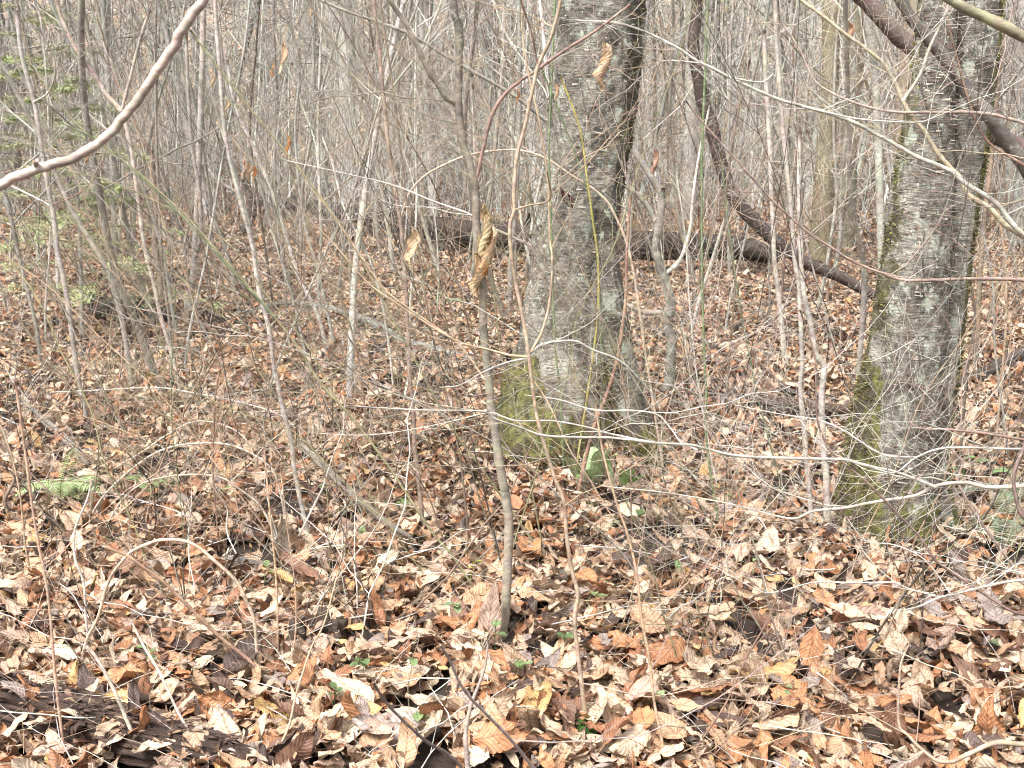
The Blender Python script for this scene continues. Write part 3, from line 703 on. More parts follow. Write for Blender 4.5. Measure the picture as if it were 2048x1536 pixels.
SL, _ = hero('low shrub reaching in from the right edge with pale forked boughs before the birch foot',
    [(2280, 800), (2270, 1000), (2290, 1500)], (14, 18, 22), (.35, .30, .25), Y=2.75, twigs=1, name='overhanging_shrub', cat='shrub', part='stem', branches=(
    ([(2280, 980), (2150, 968), (2048, 972), (1980, 975), (1929, 965), (1871, 973), (1826, 992), (1758, 1002), (1690, 1016), (1627, 1022), (1592, 1037), (1557, 1033), (1505, 1019), (1446, 1005), (1330, 985), (1200, 972)], (13, 3), (.50, .44, .36), 14),
    ([(1871, 973), (1792, 944), (1741, 934), (1690, 920), (1638, 917), (1519, 915), (1451, 907), (1380, 890), (1312, 886), (1227, 876), (1158, 874), (1090, 871), (1039, 854), (988, 837), (960, 822), (840, 820), (700, 812)], (10, 3), (.40, .375, .32), 4),
    ([(1380, 892), (1300, 884), (1227, 869), (1176, 855), (1107, 842), (1039, 842), (1005, 833), (975, 826), (870, 850), (740, 870), (620, 866)], (6, 2), (.42, .40, .35), 3),
    ([(1395, 900), (1363, 886), (1343, 859), (1316, 830), (1268, 821), (1189, 820), (1120, 800), (1050, 790)], (5, 3), WHITE, 1),
    ([(1832, 915), (1768, 910), (1714, 878), (1690, 862), (1638, 840), (1560, 828), (1470, 810)], (5, 3), PALE, 6),
    ([(2200, 890), (2048, 898), (1895, 896), (1832, 915), (1790, 945), (1741, 934)], (6, 4), PALE, 3),
    ([(2280, 930), (2160, 895), (2048, 879), (1963, 866), (1895, 859), (1843, 857), (1816, 842)], (10, 5), (.20, .13, .105), 0),
    ([(2280, 1290), (2150, 1260), (2048, 1230), (2011, 1216), (1969, 1188), (1924, 1157), (1872, 1122), (1844, 1080), (1802, 1035), (1758, 989), (1724, 956), (1680, 920), (1656, 893), (1635, 842), (1632, 773), (1628, 705), (1600, 620)], (9, 4), (.22, .15, .12), 10),
    ([(2280, 1210), (2150, 1200), (2048, 1168), (2032, 1143), (2004, 1101), (1962, 1045), (1934, 1000), (1915, 961), (1925, 924), (1905, 896), (1922, 842), (1925, 760), (1950, 680)], (9, 4), (.22, .16, .13), 6),
    ([(2280, 1150), (2160, 1150), (2040, 1160), (1976, 1172), (1900, 1190), (1872, 1197), (1840, 1212), (1800, 1222)], (9, 4), PALE, 9),
    ([(1790, 1165), (1700, 1165), (1627, 1165), (1560, 1183), (1520, 1182), (1450, 1145), (1390, 1110)], (5, 3), PALE, 8),
    ([(1871, 1190), (1800, 1170), (1740, 1120), (1700, 1060), (1660, 1000)], (4, 2), PALE, 9),
    ([(1900, 1185), (1850, 1120), (1790, 1090), (1730, 1080), (1690, 1030)], (4, 2), WHITE, 9)))
SR, _ = hero('dark near shoot looping in at the bottom right corner',
    [(2350, 900), (2320, 1200), (2320, 1500)], (16, 18, 20), BROWN, Y=1.9, twigs=0, name='overhanging_shrub', cat='shrub', part='stem', branches=(
    ([(2320, 1450), (2150, 1480), (2048, 1489), (1994, 1485), (1941, 1506), (1903, 1524), (1872, 1520), (1844, 1499), (1816, 1471), (1798, 1450), (1798, 1384), (1802, 1328), (1819, 1286)], (18, 5), (.34, .25, .18), 1),
    ([(1848, 1502), (1810, 1520), (1790, 1505), (1772, 1480), (1766, 1460)], (7, 4), TAN, 0),
    ([(2330, 860), (2150, 830), (2070, 860), (2040, 915), (2028, 951), (2031, 992), (2050, 1040), (2110, 1100)], (12, 8), (.15, .10, .085), 1)))
SF, _ = hero('near forked twigs rising out of the bottom edge in the middle',
    [(977, 1279), (970, 1332), (952, 1384), (938, 1426), (931, 1471), (935, 1536), (950, 1760)], (4, 9, 14), (.36, .28, .24), Y=1.75, twigs=0, name='near_twig', cat='twig', part='stem', branches=(
    ([(950, 1700), (935, 1560), (896, 1509), (861, 1489), (820, 1454), (778, 1412), (746, 1366)], (9, 5), (.20, .15, .13), 0),
    ([(952, 1730), (1100, 1590), (1067, 1536), (1029, 1489), (994, 1450), (959, 1415), (924, 1373), (896, 1314), (880, 1290)], (10, 4), (.30, .23, .2), 1)))
# left foreground canes
def cane(label, pts, w, col, br=(), Y=None, twigs=2, flip=True):
    return hero(label, pts, w, col, Y=Y, branches=br, twigs=twigs, name='arching_cane', cat='cane', part='stem')
cane('whitish and tan cane arching high over the leaves at the lower left', [(150, 1600), (150, 1536), (150, 1419), (160, 1349), (174, 1279), (195, 1237), (213, 1174), (230, 1140), (262, 1105), (297, 1087), (331, 1079), (384, 1087), (429, 1122), (468, 1157), (492, 1199), (509, 1244), (516, 1314), (532, 1383)], (8, 7, 8), (.52, .40, .29), twigs=4)
cane('brown straight cane sloping under the high arched cane', [(200, 1090), (250, 1110), (290, 1136), (331, 1167), (370, 1206), (412, 1248), (454, 1286), (506, 1328), (546, 1392)], (6, 9), (.27, .17, .11), twigs=4)
cane('bone-white cane slanting from the lower left to the bottom edge', [(262, 1240), (272, 1262), (290, 1297), (314, 1335), (335, 1377), (359, 1429), (384, 1471), (412, 1506), (434, 1540)], (5, 7), (.64, .58, .50), twigs=1)
cane('thick pale cane slanting beside the bone-white one', [(170, 1290), (192, 1314), (227, 1377), (258, 1450), (300, 1538)], (7, 10), (.48, .42, .34), twigs=1)
cane('grey-white upright cane crooked in the middle, far left of the arch', [(185, 960), (174, 1000), (150, 1059), (150, 1115), (167, 1164), (171, 1227), (180, 1300), (192, 1330)], (5, 6), (.55, .50, .44), twigs=4)
cane('upright tan cane close to the left edge', [(30, 760), (50, 900), (63, 1000), (77, 1087), (94, 1174), (105, 1279), (115, 1401), (134, 1538)], (5, 7), (.42, .28, .20), twigs=4)
cane('straight tan cane standing before the dark hollow', [(528, 880), (537, 1000), (551, 1140), (555, 1244), (555, 1349)], (4, 6), (.50, .34, .23), twigs=2)
cane('thin tan cane left of the dark hollow mouth', [(560, 930), (572, 1035), (590, 1174), (590, 1279), (573, 1362)], (3, 5), (.44, .30, .21), twigs=2)
cane('smooth tan cane rising from the bottom edge under the hollow', [(680, 1130), (649, 1244), (625, 1290), (607, 1342), (593, 1384), (579, 1447), (558, 1499), (543, 1540)], (3, 7), (.54, .39, .26), twigs=2)
cane('thin pale cane in the upper of three nested arches at the left', [(161, 1040), (190, 985), (222, 944), (290, 900), (335, 869), (383, 845), (427, 845), (472, 862), (502, 895), (520, 960)], (4, 3), (.52, .45, .37))
cane('thin pale cane in the middle of three nested arches at the left', [(180, 1040), (205, 995), (256, 944), (325, 900), (410, 886), (478, 896), (540, 934), (560, 985), (572, 1050)], (5, 4), (.52, .45, .37))
cane('thin pale cane in the lowest of three nested arches at the left', [(200, 1080), (240, 1005), (290, 965), (369, 950), (437, 954), (488, 985), (526, 1020), (560, 1100)], (4, 4), (.50, .42, .34))
cane('tan rough cane arched above the mossy birch foot, before the middle saplings', [(800, 440), (817, 390), (841, 359), (878, 335), (933, 311), (988, 301), (1039, 301), (1090, 316), (1141, 349), (1193, 383), (1227, 424), (1262, 520), (1290, 700), (1330, 960)], (4, 5, 6), (.47, .36, .27), twigs=6)

# many more thin traced lines, left tangle and centre, each its own stem
TR = [
 ('long dark twig running from the left edge down to the nested arches', [(-40, 640), (50, 700), (137, 770), (205, 840), (270, 920), (370, 1010)], 4, BROWN),
 ('pale twig lying level above the nested arches', [(100, 785), (200, 780), (310, 775), (380, 785), (460, 800), (560, 830), (600, 870)], 4, PALE),
 ('dark thin stem curving down beside the leaning pale sapling', [(470, 550), (490, 620), (500, 690), (520, 760), (540, 830), (548, 900)], 3, DARK),
 ('reddish thin stem standing right of the nested arches', [(440, 740), (430, 800), (428, 860), (425, 940), (432, 1020), (438, 1100)], 5, RED),
 ('green thin stem upright through the nested arches', [(352, 560), (345, 700), (343, 780), (345, 860), (352, 930), (362, 1010), (372, 1120)], 3, GREEN),
 ('dark stem leaning right over the lichen branch', [(570, 300), (600, 400), (640, 500), (690, 620), (720, 740), (735, 900)], 5, BROWN),
 ('grey sapling curving up from the fallen log', [(600, 150), (590, 250), (596, 350), (610, 450), (640, 560), (670, 700)], 6, GREY),
 ('dark thin sapling standing near the left edge', [(20, -60), (60, 120), (100, 260), (125, 400), (150, 520), (180, 640)], 6, BROWN),
 ('thin twig bending over the brown stub stem', [(180, 60), (250, 200), (310, 320), (380, 430), (430, 520), (470, 640)], 4, RED),
 ('dark upright stem before the long log', [(520, 0), (510, 120), (500, 260), (520, 420), (540, 560), (550, 680)], 5, DARK),
 ('thin grey stem leaning left before the log', [(690, 60), (700, 200), (715, 330), (700, 480), (705, 640), (712, 800)], 4, GREY),
 ('pale wavy sapling in front of the fallen log, left of the middle sapling', [(640, 260), (665, 330), (690, 420), (740, 520), (770, 640), (790, 800)], 5, PALE),
 ('thin green stem leaning left near the hollow', [(620, 700), (640, 860), (655, 1000), (660, 1140), (668, 1235)], 3, OLIVE),
 ('dark thin stem between the middle and the thin brown sapling', [(880, 560), (900, 700), (920, 840), (960, 1000), (1010, 1130)], 4, BROWN),
 ('thin dark stem right behind the slender tan sapling', [(985, 540), (1000, 700), (1040, 850), (1060, 960), (1090, 1120)], 4, OLIVE),
 ('thin reddish stem standing left of the yellow-green briar foot', [(1240, 690), (1250, 800), (1262, 900), (1262, 1000), (1266, 1090)], 4, RED),
 ('thin brown forked stem between the green briars', [(1500, 120), (1470, 260), (1450, 420), (1470, 560), (1460, 700), (1452, 840)], 5, BROWN),
 ('thin pale stem leaning left of the tall green briar', [(1350, 330), (1370, 470), (1380, 620), (1395, 760), (1420, 900), (1440, 1000)], 4, PALE),
 ('thin grey stem leaning to the right edge', [(1960, 440), (1985, 560), (1990, 700), (2005, 820), (2020, 930)], 5, GREY),
 ('slim tan stem standing at the right edge', [(1990, 380), (2010, 520), (2012, 650), (2000, 790), (1990, 900)], 6, TAN),
 ('dark thin stem right of the right birch', [(1940, 560), (1950, 640), (1935, 740), (1925, 860), (1916, 960)], 6, (.16, .13, .10)),
 ('thin cane slanting at the lower right corner of the litter', [(1560, 1180), (1530, 1250), (1490, 1320), (1450, 1410), (1390, 1500), (1372, 1540)], 5, RED),
 ('thin olive shoot standing in the litter right of the steep tan shoot', [(1340, 1080), (1380, 1180), (1410, 1260), (1440, 1360)], 3, OLIVE),
 ('thin straight shoot at the left edge leaning inward', [(-20, 800), (20, 900), (40, 990), (50, 1090), (70, 1180)], 5, TAN),
 ('thin brown leaning stem above the fern', [(-10, 830), (10, 880), (30, 950), (10, 1000), (24, 1050)], 9, (.2, .15, .11)),
 ('thin dark leaning stem crossing the fern at the left', [(-40, 500), (40, 640), (130, 760), (220, 860), (330, 960), (420, 1080)], 4, BROWN),
 ('thin dark shoot bending above the rotten log', [(60, 960), (120, 1060), (150, 1160), (190, 1260), (240, 1350)], 3, DARK),
 ('brown shoot slanting across the bottom-left corner', [(-20, 1180), (60, 1220), (120, 1270), (170, 1330), (225, 1400)], 4, BROWN)]
for lb, pts, w, c in TR: hero(lb, pts, (w * .7, w), c, twigs=8, name='thin_stem', cat='stem', part='stem')

# ------------------------------------------------------------------ logs and fallen branches
def log(label, pts, W, col, Yfix=None, det=14, sides=28, lift=.05, moss=0., name='fallen_log', cat='log', lichen=0, cracks=1., snags=0, ends=True):
    P = []
    for (x, y) in pts:
        P.append(ground(x, y) if Yfix is None else at(x, y, Yfix))
    P = np.array(P); Ym = P[:, 1].mean()
    P, w = smooth_path(P, np.asarray(W, float) * .5 * Ym / FPX, det)
    P[:, 2] += w * .6 + lift if Yfix is None else 0
    n, s = len(P), sides
    T = np.gradient(P, axis=0); T /= np.linalg.norm(T, axis=1)[:, None]
    A = np.cross(T, [0, 0, 1.]); A /= np.linalg.norm(A, axis=1)[:, None]; B = np.cross(A, T)
    th = np.arange(s) * 2 * math.pi / s
    L = np.concatenate([[0], np.cumsum(np.linalg.norm(np.diff(P, axis=0), axis=1))])
    ct, sn = np.cos(th)[None], np.sin(th)[None]
    d = .12 * vnoise(ct * 1.5, sn * 1.5, L[:, None] * 3) + .16 * cracks * vnoise(ct * 5, sn * 5, L[:, None] * 2.5) + .08 * cracks * vnoise(ct * 11, sn * 11, L[:, None] * 9) + (.10 * cracks * vnoise(ct * 24, sn * 24, L[:, None] * 5) + .05 * vnoise(ct * 40, sn * 40, L[:, None] * 40) if s > 40 else 0)
    r = w[:, None] * (1 + d)
    if ends:
        r[0] *= .5; r[-1] *= .4
    V = P[:, None] + A[:, None] * (r * ct)[..., None] + B[:, None] * (r * sn)[..., None]
    i = np.arange(n - 1)[:, None]; j = np.arange(s)[None]; jn = (j + 1) % s
    q = np.stack([i * s + j, i * s + jn, (i + 1) * s + jn, (i + 1) * s + j], -1)
    mb = MB(); tx = np.stack([L[:, None] + 0 * ct, th[None] / 6.283 + 0 * L[:, None], np.clip(sn, 0, 1) * moss + 0 * L[:, None]], -1)
    c = np.asarray(col)[None, None] * (1 + .35 * vnoise(ct * 2, sn * 2, L[:, None] * 5))[..., None]
    mb.add(V.reshape(-1, 3), q.reshape(-1, 4), [[0, k + 1, k] for k in range(1, s - 1)] + [[(n - 1) * s, (n - 1) * s + k, (n - 1) * s + k + 1] for k in range(1, s - 1)], np.clip(c, .01, .8).reshape(-1, 3), tx.reshape(-1, 3))
    T0 = thing(name, label, cat, P[n // 2])
    mb.obj('trunk' if cat == 'log' else 'limb', M_LOG, T0, P[n // 2])
    for k in range(snags):
        kk = rng.integers(2, n - 2); m2 = MB()
        p = P[kk]; dd = unit(np.array([U(-.6, .6), U(-.4, .4), 1]))
        Q = [p + dd * t * U(.15, .4) for t in (0, .5, 1)]
        tube(m2, Q, [w[kk] * .3, w[kk] * .22, w[kk] * .12], np.asarray(col) * 1.2, 6); m2.obj('snag', M_LOG, T0, P[n // 2])
    return T0, P, w
log('long dark moss-topped log lying level behind the saplings and the mossy birch', [(505, 428), (560, 432), (620, 446), (750, 478), (900, 508), (1060, 530), (1250, 546), (1430, 546), (1560, 560)], [30, 36, 36, 38, 44, 46, 42, 36, 24], (.045, .031, .024), moss=.48, snags=7, lift=.20)
log('pale lichen-crusted fallen branch lying across the litter, left of the middle sapling', [(470, 640), (500, 640), (560, 622), (640, 628), (740, 660), (800, 697), (870, 717), (950, 738)], [6, 10, 11, 13, 14, 14, 12, 7], (.36, .36, .32), name='fallen_branch', cat='branch', cracks=.8)
log('brown fallen branch lying level between the two birches', [(1330, 815), (1348, 816), (1468, 822), (1587, 832), (1690, 845), (1740, 850)], [8, 18, 20, 22, 20, 14], (.15, .095, .07), moss=.28, name='fallen_branch', cat='branch')
log('dark fallen limb sloping down to the right birch from the right edge', [(2130, 700), (2048, 728), (1980, 762), (1925, 785), (1890, 800)], [26, 26, 24, 20, 12], (.12, .09, .075), name='fallen_branch', cat='branch')
log('pale tapered fallen branch pointing down towards the middle saplings', [(600, 915), (622, 935), (660, 975), (700, 1012), (767, 1070), (825, 1108)], [16, 18, 17, 15, 12, 7], (.42, .36, .29), name='fallen_branch', cat='branch', cracks=.5)
log('short pale fallen branch at the left above the fern', [(36, 815), (60, 838), (102, 875), (137, 908), (178, 955)], [10, 13, 14, 15, 8], (.42, .37, .31), name='fallen_branch', cat='branch', cracks=.5)
_r = log('rotten reddish-brown log crumbling at the bottom left corner', [(-220, 1405), (-60, 1440), (90, 1478), (250, 1520), (420, 1552), (560, 1580)], [130, 130, 120, 100, 80, 40], (.085, .05, .037), moss=.42, det=70, sides=96, cracks=1.5, lift=.03)
RT, RP, RW = _r
mb = MB()
for k in range(420):
    i = int(U(.05, .85) * len(RP)); a = U(.1, 3.0); T = unit(RP[i + 1] - RP[i - 1]); Aa = unit(np.cross(T, [0, 0, 1.])); Bb = np.cross(Aa, T)
    nn = Aa * math.cos(a) + Bb * math.sin(a); p = RP[i] + nn * RW[i] * U(.9, 1.12); l = U(.008, .05); wd = U(.002, .006); s_ = np.cross(T, nn)
    dd = unit(T + nn * U(-.1, .45) + s_ * U(-.3, .3))
    mb.add([p - s_ * wd, p + s_ * wd, p + dd * l + s_ * wd * .4, p + dd * l - s_ * wd * .4, p + dd * l * .5 + nn * wd], [[0, 1, 2, 3]], [[0, 4, 1], [1, 4, 2], [2, 4, 3], [3, 4, 0]], jit((.07, .04, .028) if R() < .8 else (.20, .13, .085), .4))
mb.obj('splinters', M_TWIG, RT, RP[len(RP) // 2], kind='stuff')
NL = 120; i_ = (U(.1, .98, NL) * (len(RP) - 1)).astype(int); a_ = U(.2, 3.1, NL)
pos_ = RP[i_] + np.stack([U(-.04, .04, NL), -np.cos(a_) * RW[i_] * 1.1, np.sin(a_) * RW[i_] * 1.05], -1)
pos_ = pos_[(U(0, 1, NL) < .35 + .65 * (np.abs(np.cos(a_)) > .75))]
P, q, c, tx, _ = leaf_batch(len(pos_), 8, 4, pos_, (.06, .14), .4); mb = MB(); mb.add(P, q, None, c, tx)
mb.obj('leaves_on_log', M_LEAF, kind='stuff', label='dead leaves lying against and over the rotten corner log')
log('dark broken log lying beyond the long log end at the right of centre', [(1380, 500), (1430, 508), (1480, 520), (1530, 540)], [22, 34, 34, 16], (.07, .048, .04), moss=.2)
log('low dark mouldering log left of the fallen lichen branch', [(190, 648), (240, 640), (300, 642), (340, 655)], [26, 48, 44, 20], (.06, .045, .038))
log('small knobbly dead stick under the middle saplings', [(860, 1432), (900, 1450), (950, 1475)], [14, 20, 12], (.34, .28, .22), name='dead_stick', cat='stick')
log('short grey stick lying in the litter beside the brown straight cane', [(455, 1148), (490, 1155), (530, 1160)], [11, 13, 8], (.34, .31, .26), name='dead_stick', cat='stick')

# hollow rotten stump
def stump(label, px, py, w, h, col, hollow=True):
    g = ground(px, py); s = FPX / g[1]; R0 = w / 2 / s; Hh = h / s
    mb = MB(); nr, nz = 48, 14
    th = np.arange(nr) * 2 * math.pi / nr
    top = Hh * (.8 + .2 * vnoise(np.cos(th) * 2 + px, np.sin(th) * 2, 3.3)) + Hh * .35 * np.abs(vnoise(np.cos(th) * 7, np.sin(th) * 7, px)) - Hh * .2
    top = top * (1 - .75 * np.exp(-(np.angle(np.exp(1j * (th + 1.2))) / .45) ** 2)) if hollow else top
    V = []
    for sgn, sc in ((1, 1.0), (-1, .72)):
        for k in range(nz):
            f = k / (nz - 1); f2 = f if sgn == 1 else 1 - f
            r = R0 * sc * (1 + .6 * (1 - f2) ** 2 * sgn) * (1 + .3 * vnoise(np.cos(th) * 4, np.sin(th) * 4, f2 * 2 + px))
            V.append(np.stack([g[0] + r * np.cos(th), g[1] + .1 + r * np.sin(th), g[2] - .03 + (top + .03) * f2], -1))
    V = np.array(V); n2 = len(V)
    i = np.arange(n2 - 1)[:, None]; j = np.arange(nr)[None]; jn = (j + 1) % nr
    q = np.stack([i * nr + j, i * nr + jn, (i + 1) * nr + jn, (i + 1) * nr + j], -1)
    tx = np.stack([V[..., 2] * 1.0, th[None] / 6.28 + 0 * V[..., 2], 0 * V[..., 2]], -1)
    mb.add(V.reshape(-1, 3), q.reshape(-1, 4), None, col, tx.reshape(-1, 3))
    o = mb.obj('tree_stump', M_LOG, origin=g, label=label, category='stump')
    return o
stump('small dark hollow rotten stump half buried in leaves at the lower left', 628, 1335, 105, 85, (.10, .07, .05))
stump('black rotten stump in the litter left of the lichen branch', 192, 640, 34, 60, (.05, .035, .03))
stump('dark low stump at the foot of the thin saplings between the birches', 1580, 1010, 60, 46, (.05, .035, .03))

# ------------------------------------------------------------------ withered leaves hanging on stems
def hang(px, py, Y, L, col, parent=None, label=None, n=1, lean=0.):
    mb = MB()
    for k in range(n):
        p = at(px + (U(-12, 12) if n > 1 else 0), py + (U(-14, 14) if n > 1 else 0), Y - .012)
        nu, nv = 10, 4
        u = np.linspace(0, 1, nu + 1)[:, None]; v = np.linspace(-1, 1, nv + 1)[None]
        w = .13 * L * np.sin(np.pi * u ** .8) ** .8 * U(.6, 1.1)
        cu = v * (1.5 + U(0, 1)) + u * U(1, 4)
        x = w * np.sin(cu) + .08 * L * np.sin(u * U(4, 7)) + lean * u * L; y = w * np.cos(cu) * .8; z = -u * L * U(.9, 1) + .05 * L * vnoise(u * 9 + px, v * 2, 2.2) + .02 * L * np.sin(u * 20) * v; x = x + .07 * L * vnoise(u * 7 + py, v * 2, 5.5)
        V = np.stack(np.broadcast_arrays(p[0] + x, p[1] + y, p[2] + z), -1)
        i = np.arange(nu)[:, None]; j = np.arange(nv)[None]
        q = np.stack([i * (nv + 1) + j, i * (nv + 1) + j + 1, (i + 1) * (nv + 1) + j + 1, (i + 1) * (nv + 1) + j], -1)
        mb.add(V.reshape(-1, 3), q.reshape(-1, 4), None, jit(col, .2), np.stack(np.broadcast_arrays(u, v, .5 + 0 * u * v), -1).reshape(-1, 3))
    if parent is not None: return mb.obj('withered_leaf', M_LEAF, parent, np.array(parent.location))
    return mb.obj('withered_leaf', M_LEAF, origin=at(px, py, Y), label=label, category='leaf')
LC = (.70, .52, .35); LO = (.58, .28, .11)
for (x, y, L, c) in ((968, 405, .16, LC), (975, 440, .14, LC), (957, 470, .17, LC), (962, 500, .12, LO), (952, 505, .13, LC), (958, 535, .05, LO)): hang(x, y, Y1 - .02, L, c, S1, n=1)
hang(822, 455, Y1 + .3, .15, LC, label='pale curled dead leaf hanging beside the thin brown sapling'); hang(1207, 85, 3.6, .13, LC, label='long thin tan dead leaf hanging high before the mossy birch')
hang(1310, 300, 5.0, .11, (.62, .42, .3), label='pinkish dead leaf caught above the crooked grey tree'); hang(563, 82, 4.2, .11, LC, label='tan dead leaf hanging near the top left of centre')
hang(545, 125, 4.2, .05, LO, label='small round orange dead leaf on a twig below the tan one'); hang(618, 15, 4.6, .06, LC, label='small dead leaf hanging at the top edge left of centre')
hang(452, 195, 6.5, .12, LC, label='pale dead leaf pair hanging on a grey sapling at the upper left'); hang(425, 145, 6.5, .1, LC, label='small pale dead leaf just above the hanging pair')
hang(487, 318, 6.8, .12, LC, label='left pale dead leaf of three hanging close together'); hang(497, 325, 6.8, .11, LC, label='middle pale dead leaf of three hanging close together'); hang(508, 330, 6.8, .09, LO, label='right pale dead leaf of three hanging close together')
hang(1118, 375, YA - .25, .08, (.10, .035, .03), label='dark maroon dead leaf on the bark of the mossy birch', lean=.5); hang(1135, 388, YA - .25, .07, (.12, .04, .035), label='second maroon leaf just right of the first on the mossy birch', lean=.4)
hang(1112, 165, 4.4, .07, LC, label='small curled dead leaf left of the long tan hanging one'); hang(1035, 178, 4.4, .06, LO, label='tiny curled leaf hanging near the slender tan sapling top')
hang(1700, 45, 7, .14, (.62, .44, .28), label='pale dead leaf hanging left of the right birch'); hang(208, 672, 6.0, .10, (.2, .09, .07), label='dark brown leaf hanging in the left tangle')
hang(575, 268, 4.6, .09, LO, label='folded tan leaf on a green shoot')
for (x, y) in ((175, 262), (185, 268), (172, 300)): hang(x, y, 12, .16, (.55, .22, .10), label={262: 'rust leaf on the far green hemlock, upper of three', 268: 'rust leaf on the far green hemlock, right of three', 300: 'rust leaf on the far green hemlock, lowest of three'}[y])

# ------------------------------------------------------------------ green things on the floor
GC = np.array([(.13, .20, .08), (.18, .26, .11), (.22, .30, .15)])
def blade(mb, base, d, L, W, col, droop=.5, nu=8, nv=4, cup=.25):
    d = unit(np.array(d, float)); s = unit(np.cross(d, [0, 0, 1.])); upv = np.cross(s, d)
    u = np.linspace(0, 1, nu + 1)[:, None]; v = np.linspace(-1, 1, nv + 1)[None]
    w = W * np.sin(np.pi * np.clip(u * .97 + .03, 0, 1) ** .9) ** .7
    a = u * droop
    P = np.array(base)[None, None] + (d[None, None] * (np.sin(a) / max(droop, .01))[..., None] - np.array([0, 0, 1.]) * ((1 - np.cos(a)) / max(droop, .01))[..., None]) * L + s * (w * v)[..., None] + upv * (np.abs(v) * w * cup + .03 * W * np.sin(u * 40))[..., None]
    i = np.arange(nu)[:, None]; j = np.arange(nv)[None]
    q = np.stack([i * (nv + 1) + j, i * (nv + 1) + j + 1, (i + 1) * (nv + 1) + j + 1, (i + 1) * (nv + 1) + j], -1)
    mb.add(P.reshape(-1, 3), q.reshape(-1, 4), None, col, np.stack(np.broadcast_arrays(u, v, .5 + 0 * u * v), -1).reshape(-1, 3))
def broadleaf(label, px, py, specs, col, W=.035):
    g = ground(px, py) + [0, 0, .04]; T = thing('broadleaf_plant', label, 'plant', g)
    for (dx, dz, dy, L) in specs:
        mb = MB(); blade(mb, g + [dx * .1, dy * .05, .01], (dx, dy, dz), L, W * U(.8, 1.1), jit(col, .1), U(.5, 1.0)); mb.obj('leaf', M_GREEN, T, g)
broadleaf('pale green broad-leaved plant at the foot of the mossy birch', 1178, 985, [(-.5, 1.5, -.5, .30), (.25, 1.7, -.5, .33), (-.1, 1.2, -.8, .2), (.5, 1.5, -.2, .26), (.1, 1.6, .1, .24)], (.40, .50, .28), .045)
broadleaf('brighter green ribbed plant just right of the pale one at the birch foot', 1242, 990, [(-.4, 1.5, -.3, .24), (.1, 1.3, -.7, .2), (-.9, .9, -.3, .17), (.4, .9, -.6, .14)], (.26, .44, .13), .034)
broadleaf('green upright leaves beside the right birch, to its right', 1895, 950, [(-.2, 1.5, -.2, .15), (.5, .9, -.3, .13), (.9, .5, -.2, .13)], (.26, .42, .16), .026)
broadleaf('low green leaves spread out right of the right birch', 1945, 970, [(-.5, .7, -.3, .12), (.6, .5, -.5, .14), (.9, .3, .2, .12), (-.9, .4, .2, .1)], (.30, .44, .19), .026)
broadleaf('faint green leaves standing far left of the mossy birch', 862, 620, [(-.5, .8, -.2, .3), (.4, .8, -.2, .28), (0, 1.2, 0, .3), (.9, .4, 0, .3)], (.24, .36, .18), .05)
def fern(label, px, py, fronds, col):
    g = ground(px, py) + [0, 0, .05]; T = thing('fern', label, 'fern', g)
    for (dx, dy, dz, L) in fronds:
        mb = MB(); d = unit(np.array([dx, dy, dz], float)); n = 22; P = []
        p = np.array(g) + [0, 0, .02]
        for k in range(n + 1):
            P.append(p.copy()); p = p + d * L / n; d = unit(d + np.array([0, 0, -.055]))
        P = np.array(P); tube(mb, P, np.linspace(.0016, .0006, n + 1), (.2, .2, .08), 4)
        for k in range(2, n):
            f = k / n; pl = L * .30 * math.sin(math.pi * min(1, f * .85 + .18)) ** .9
            t = unit(P[k + 1] - P[k - 1]); s = unit(np.cross(t, [0, 0, 1.]))
            for e in (-1, 1): blade(mb, P[k], s * e + t * .45 + [0, 0, .12], pl * U(.9, 1.1), L * .020, jit(col, .12), .6, 4, 2, .1)
        mb.obj('frond', M_GREEN, T, g)
fern('light green feathery fern among twigs at the left', 128, 1005, [(1, -.4, .55, .24), (-.6, -.7, .55, .22), (.3, -.9, .6, .24), (-1, .3, .4, .18), (.8, .6, .5, .2), (.1, .3, .8, .18), (.7, -.8, .5, .2)], (.38, .48, .23))
fern('small pale fern right of the left fern', 300, 1000, [(1, .1, .3, .2), (.2, -.8, .4, .17), (-.7, .3, .4, .16)], (.28, .38, .17))
fern('dusty green fern at the right edge below the birch foot', 2010, 1075, [(-1, -.2, .3, .24), (-.4, -.8, .3, .24), (.9, -.3, .3, .24), (.2, .6, .5, .24)], (.27, .35, .22))
fern('bluish fern behind the dusty one at the right edge', 1995, 1010, [(-.8, 0, .35, .22), (.9, .1, .3, .22), (.1, -.8, .4, .2)], (.25, .33, .22))
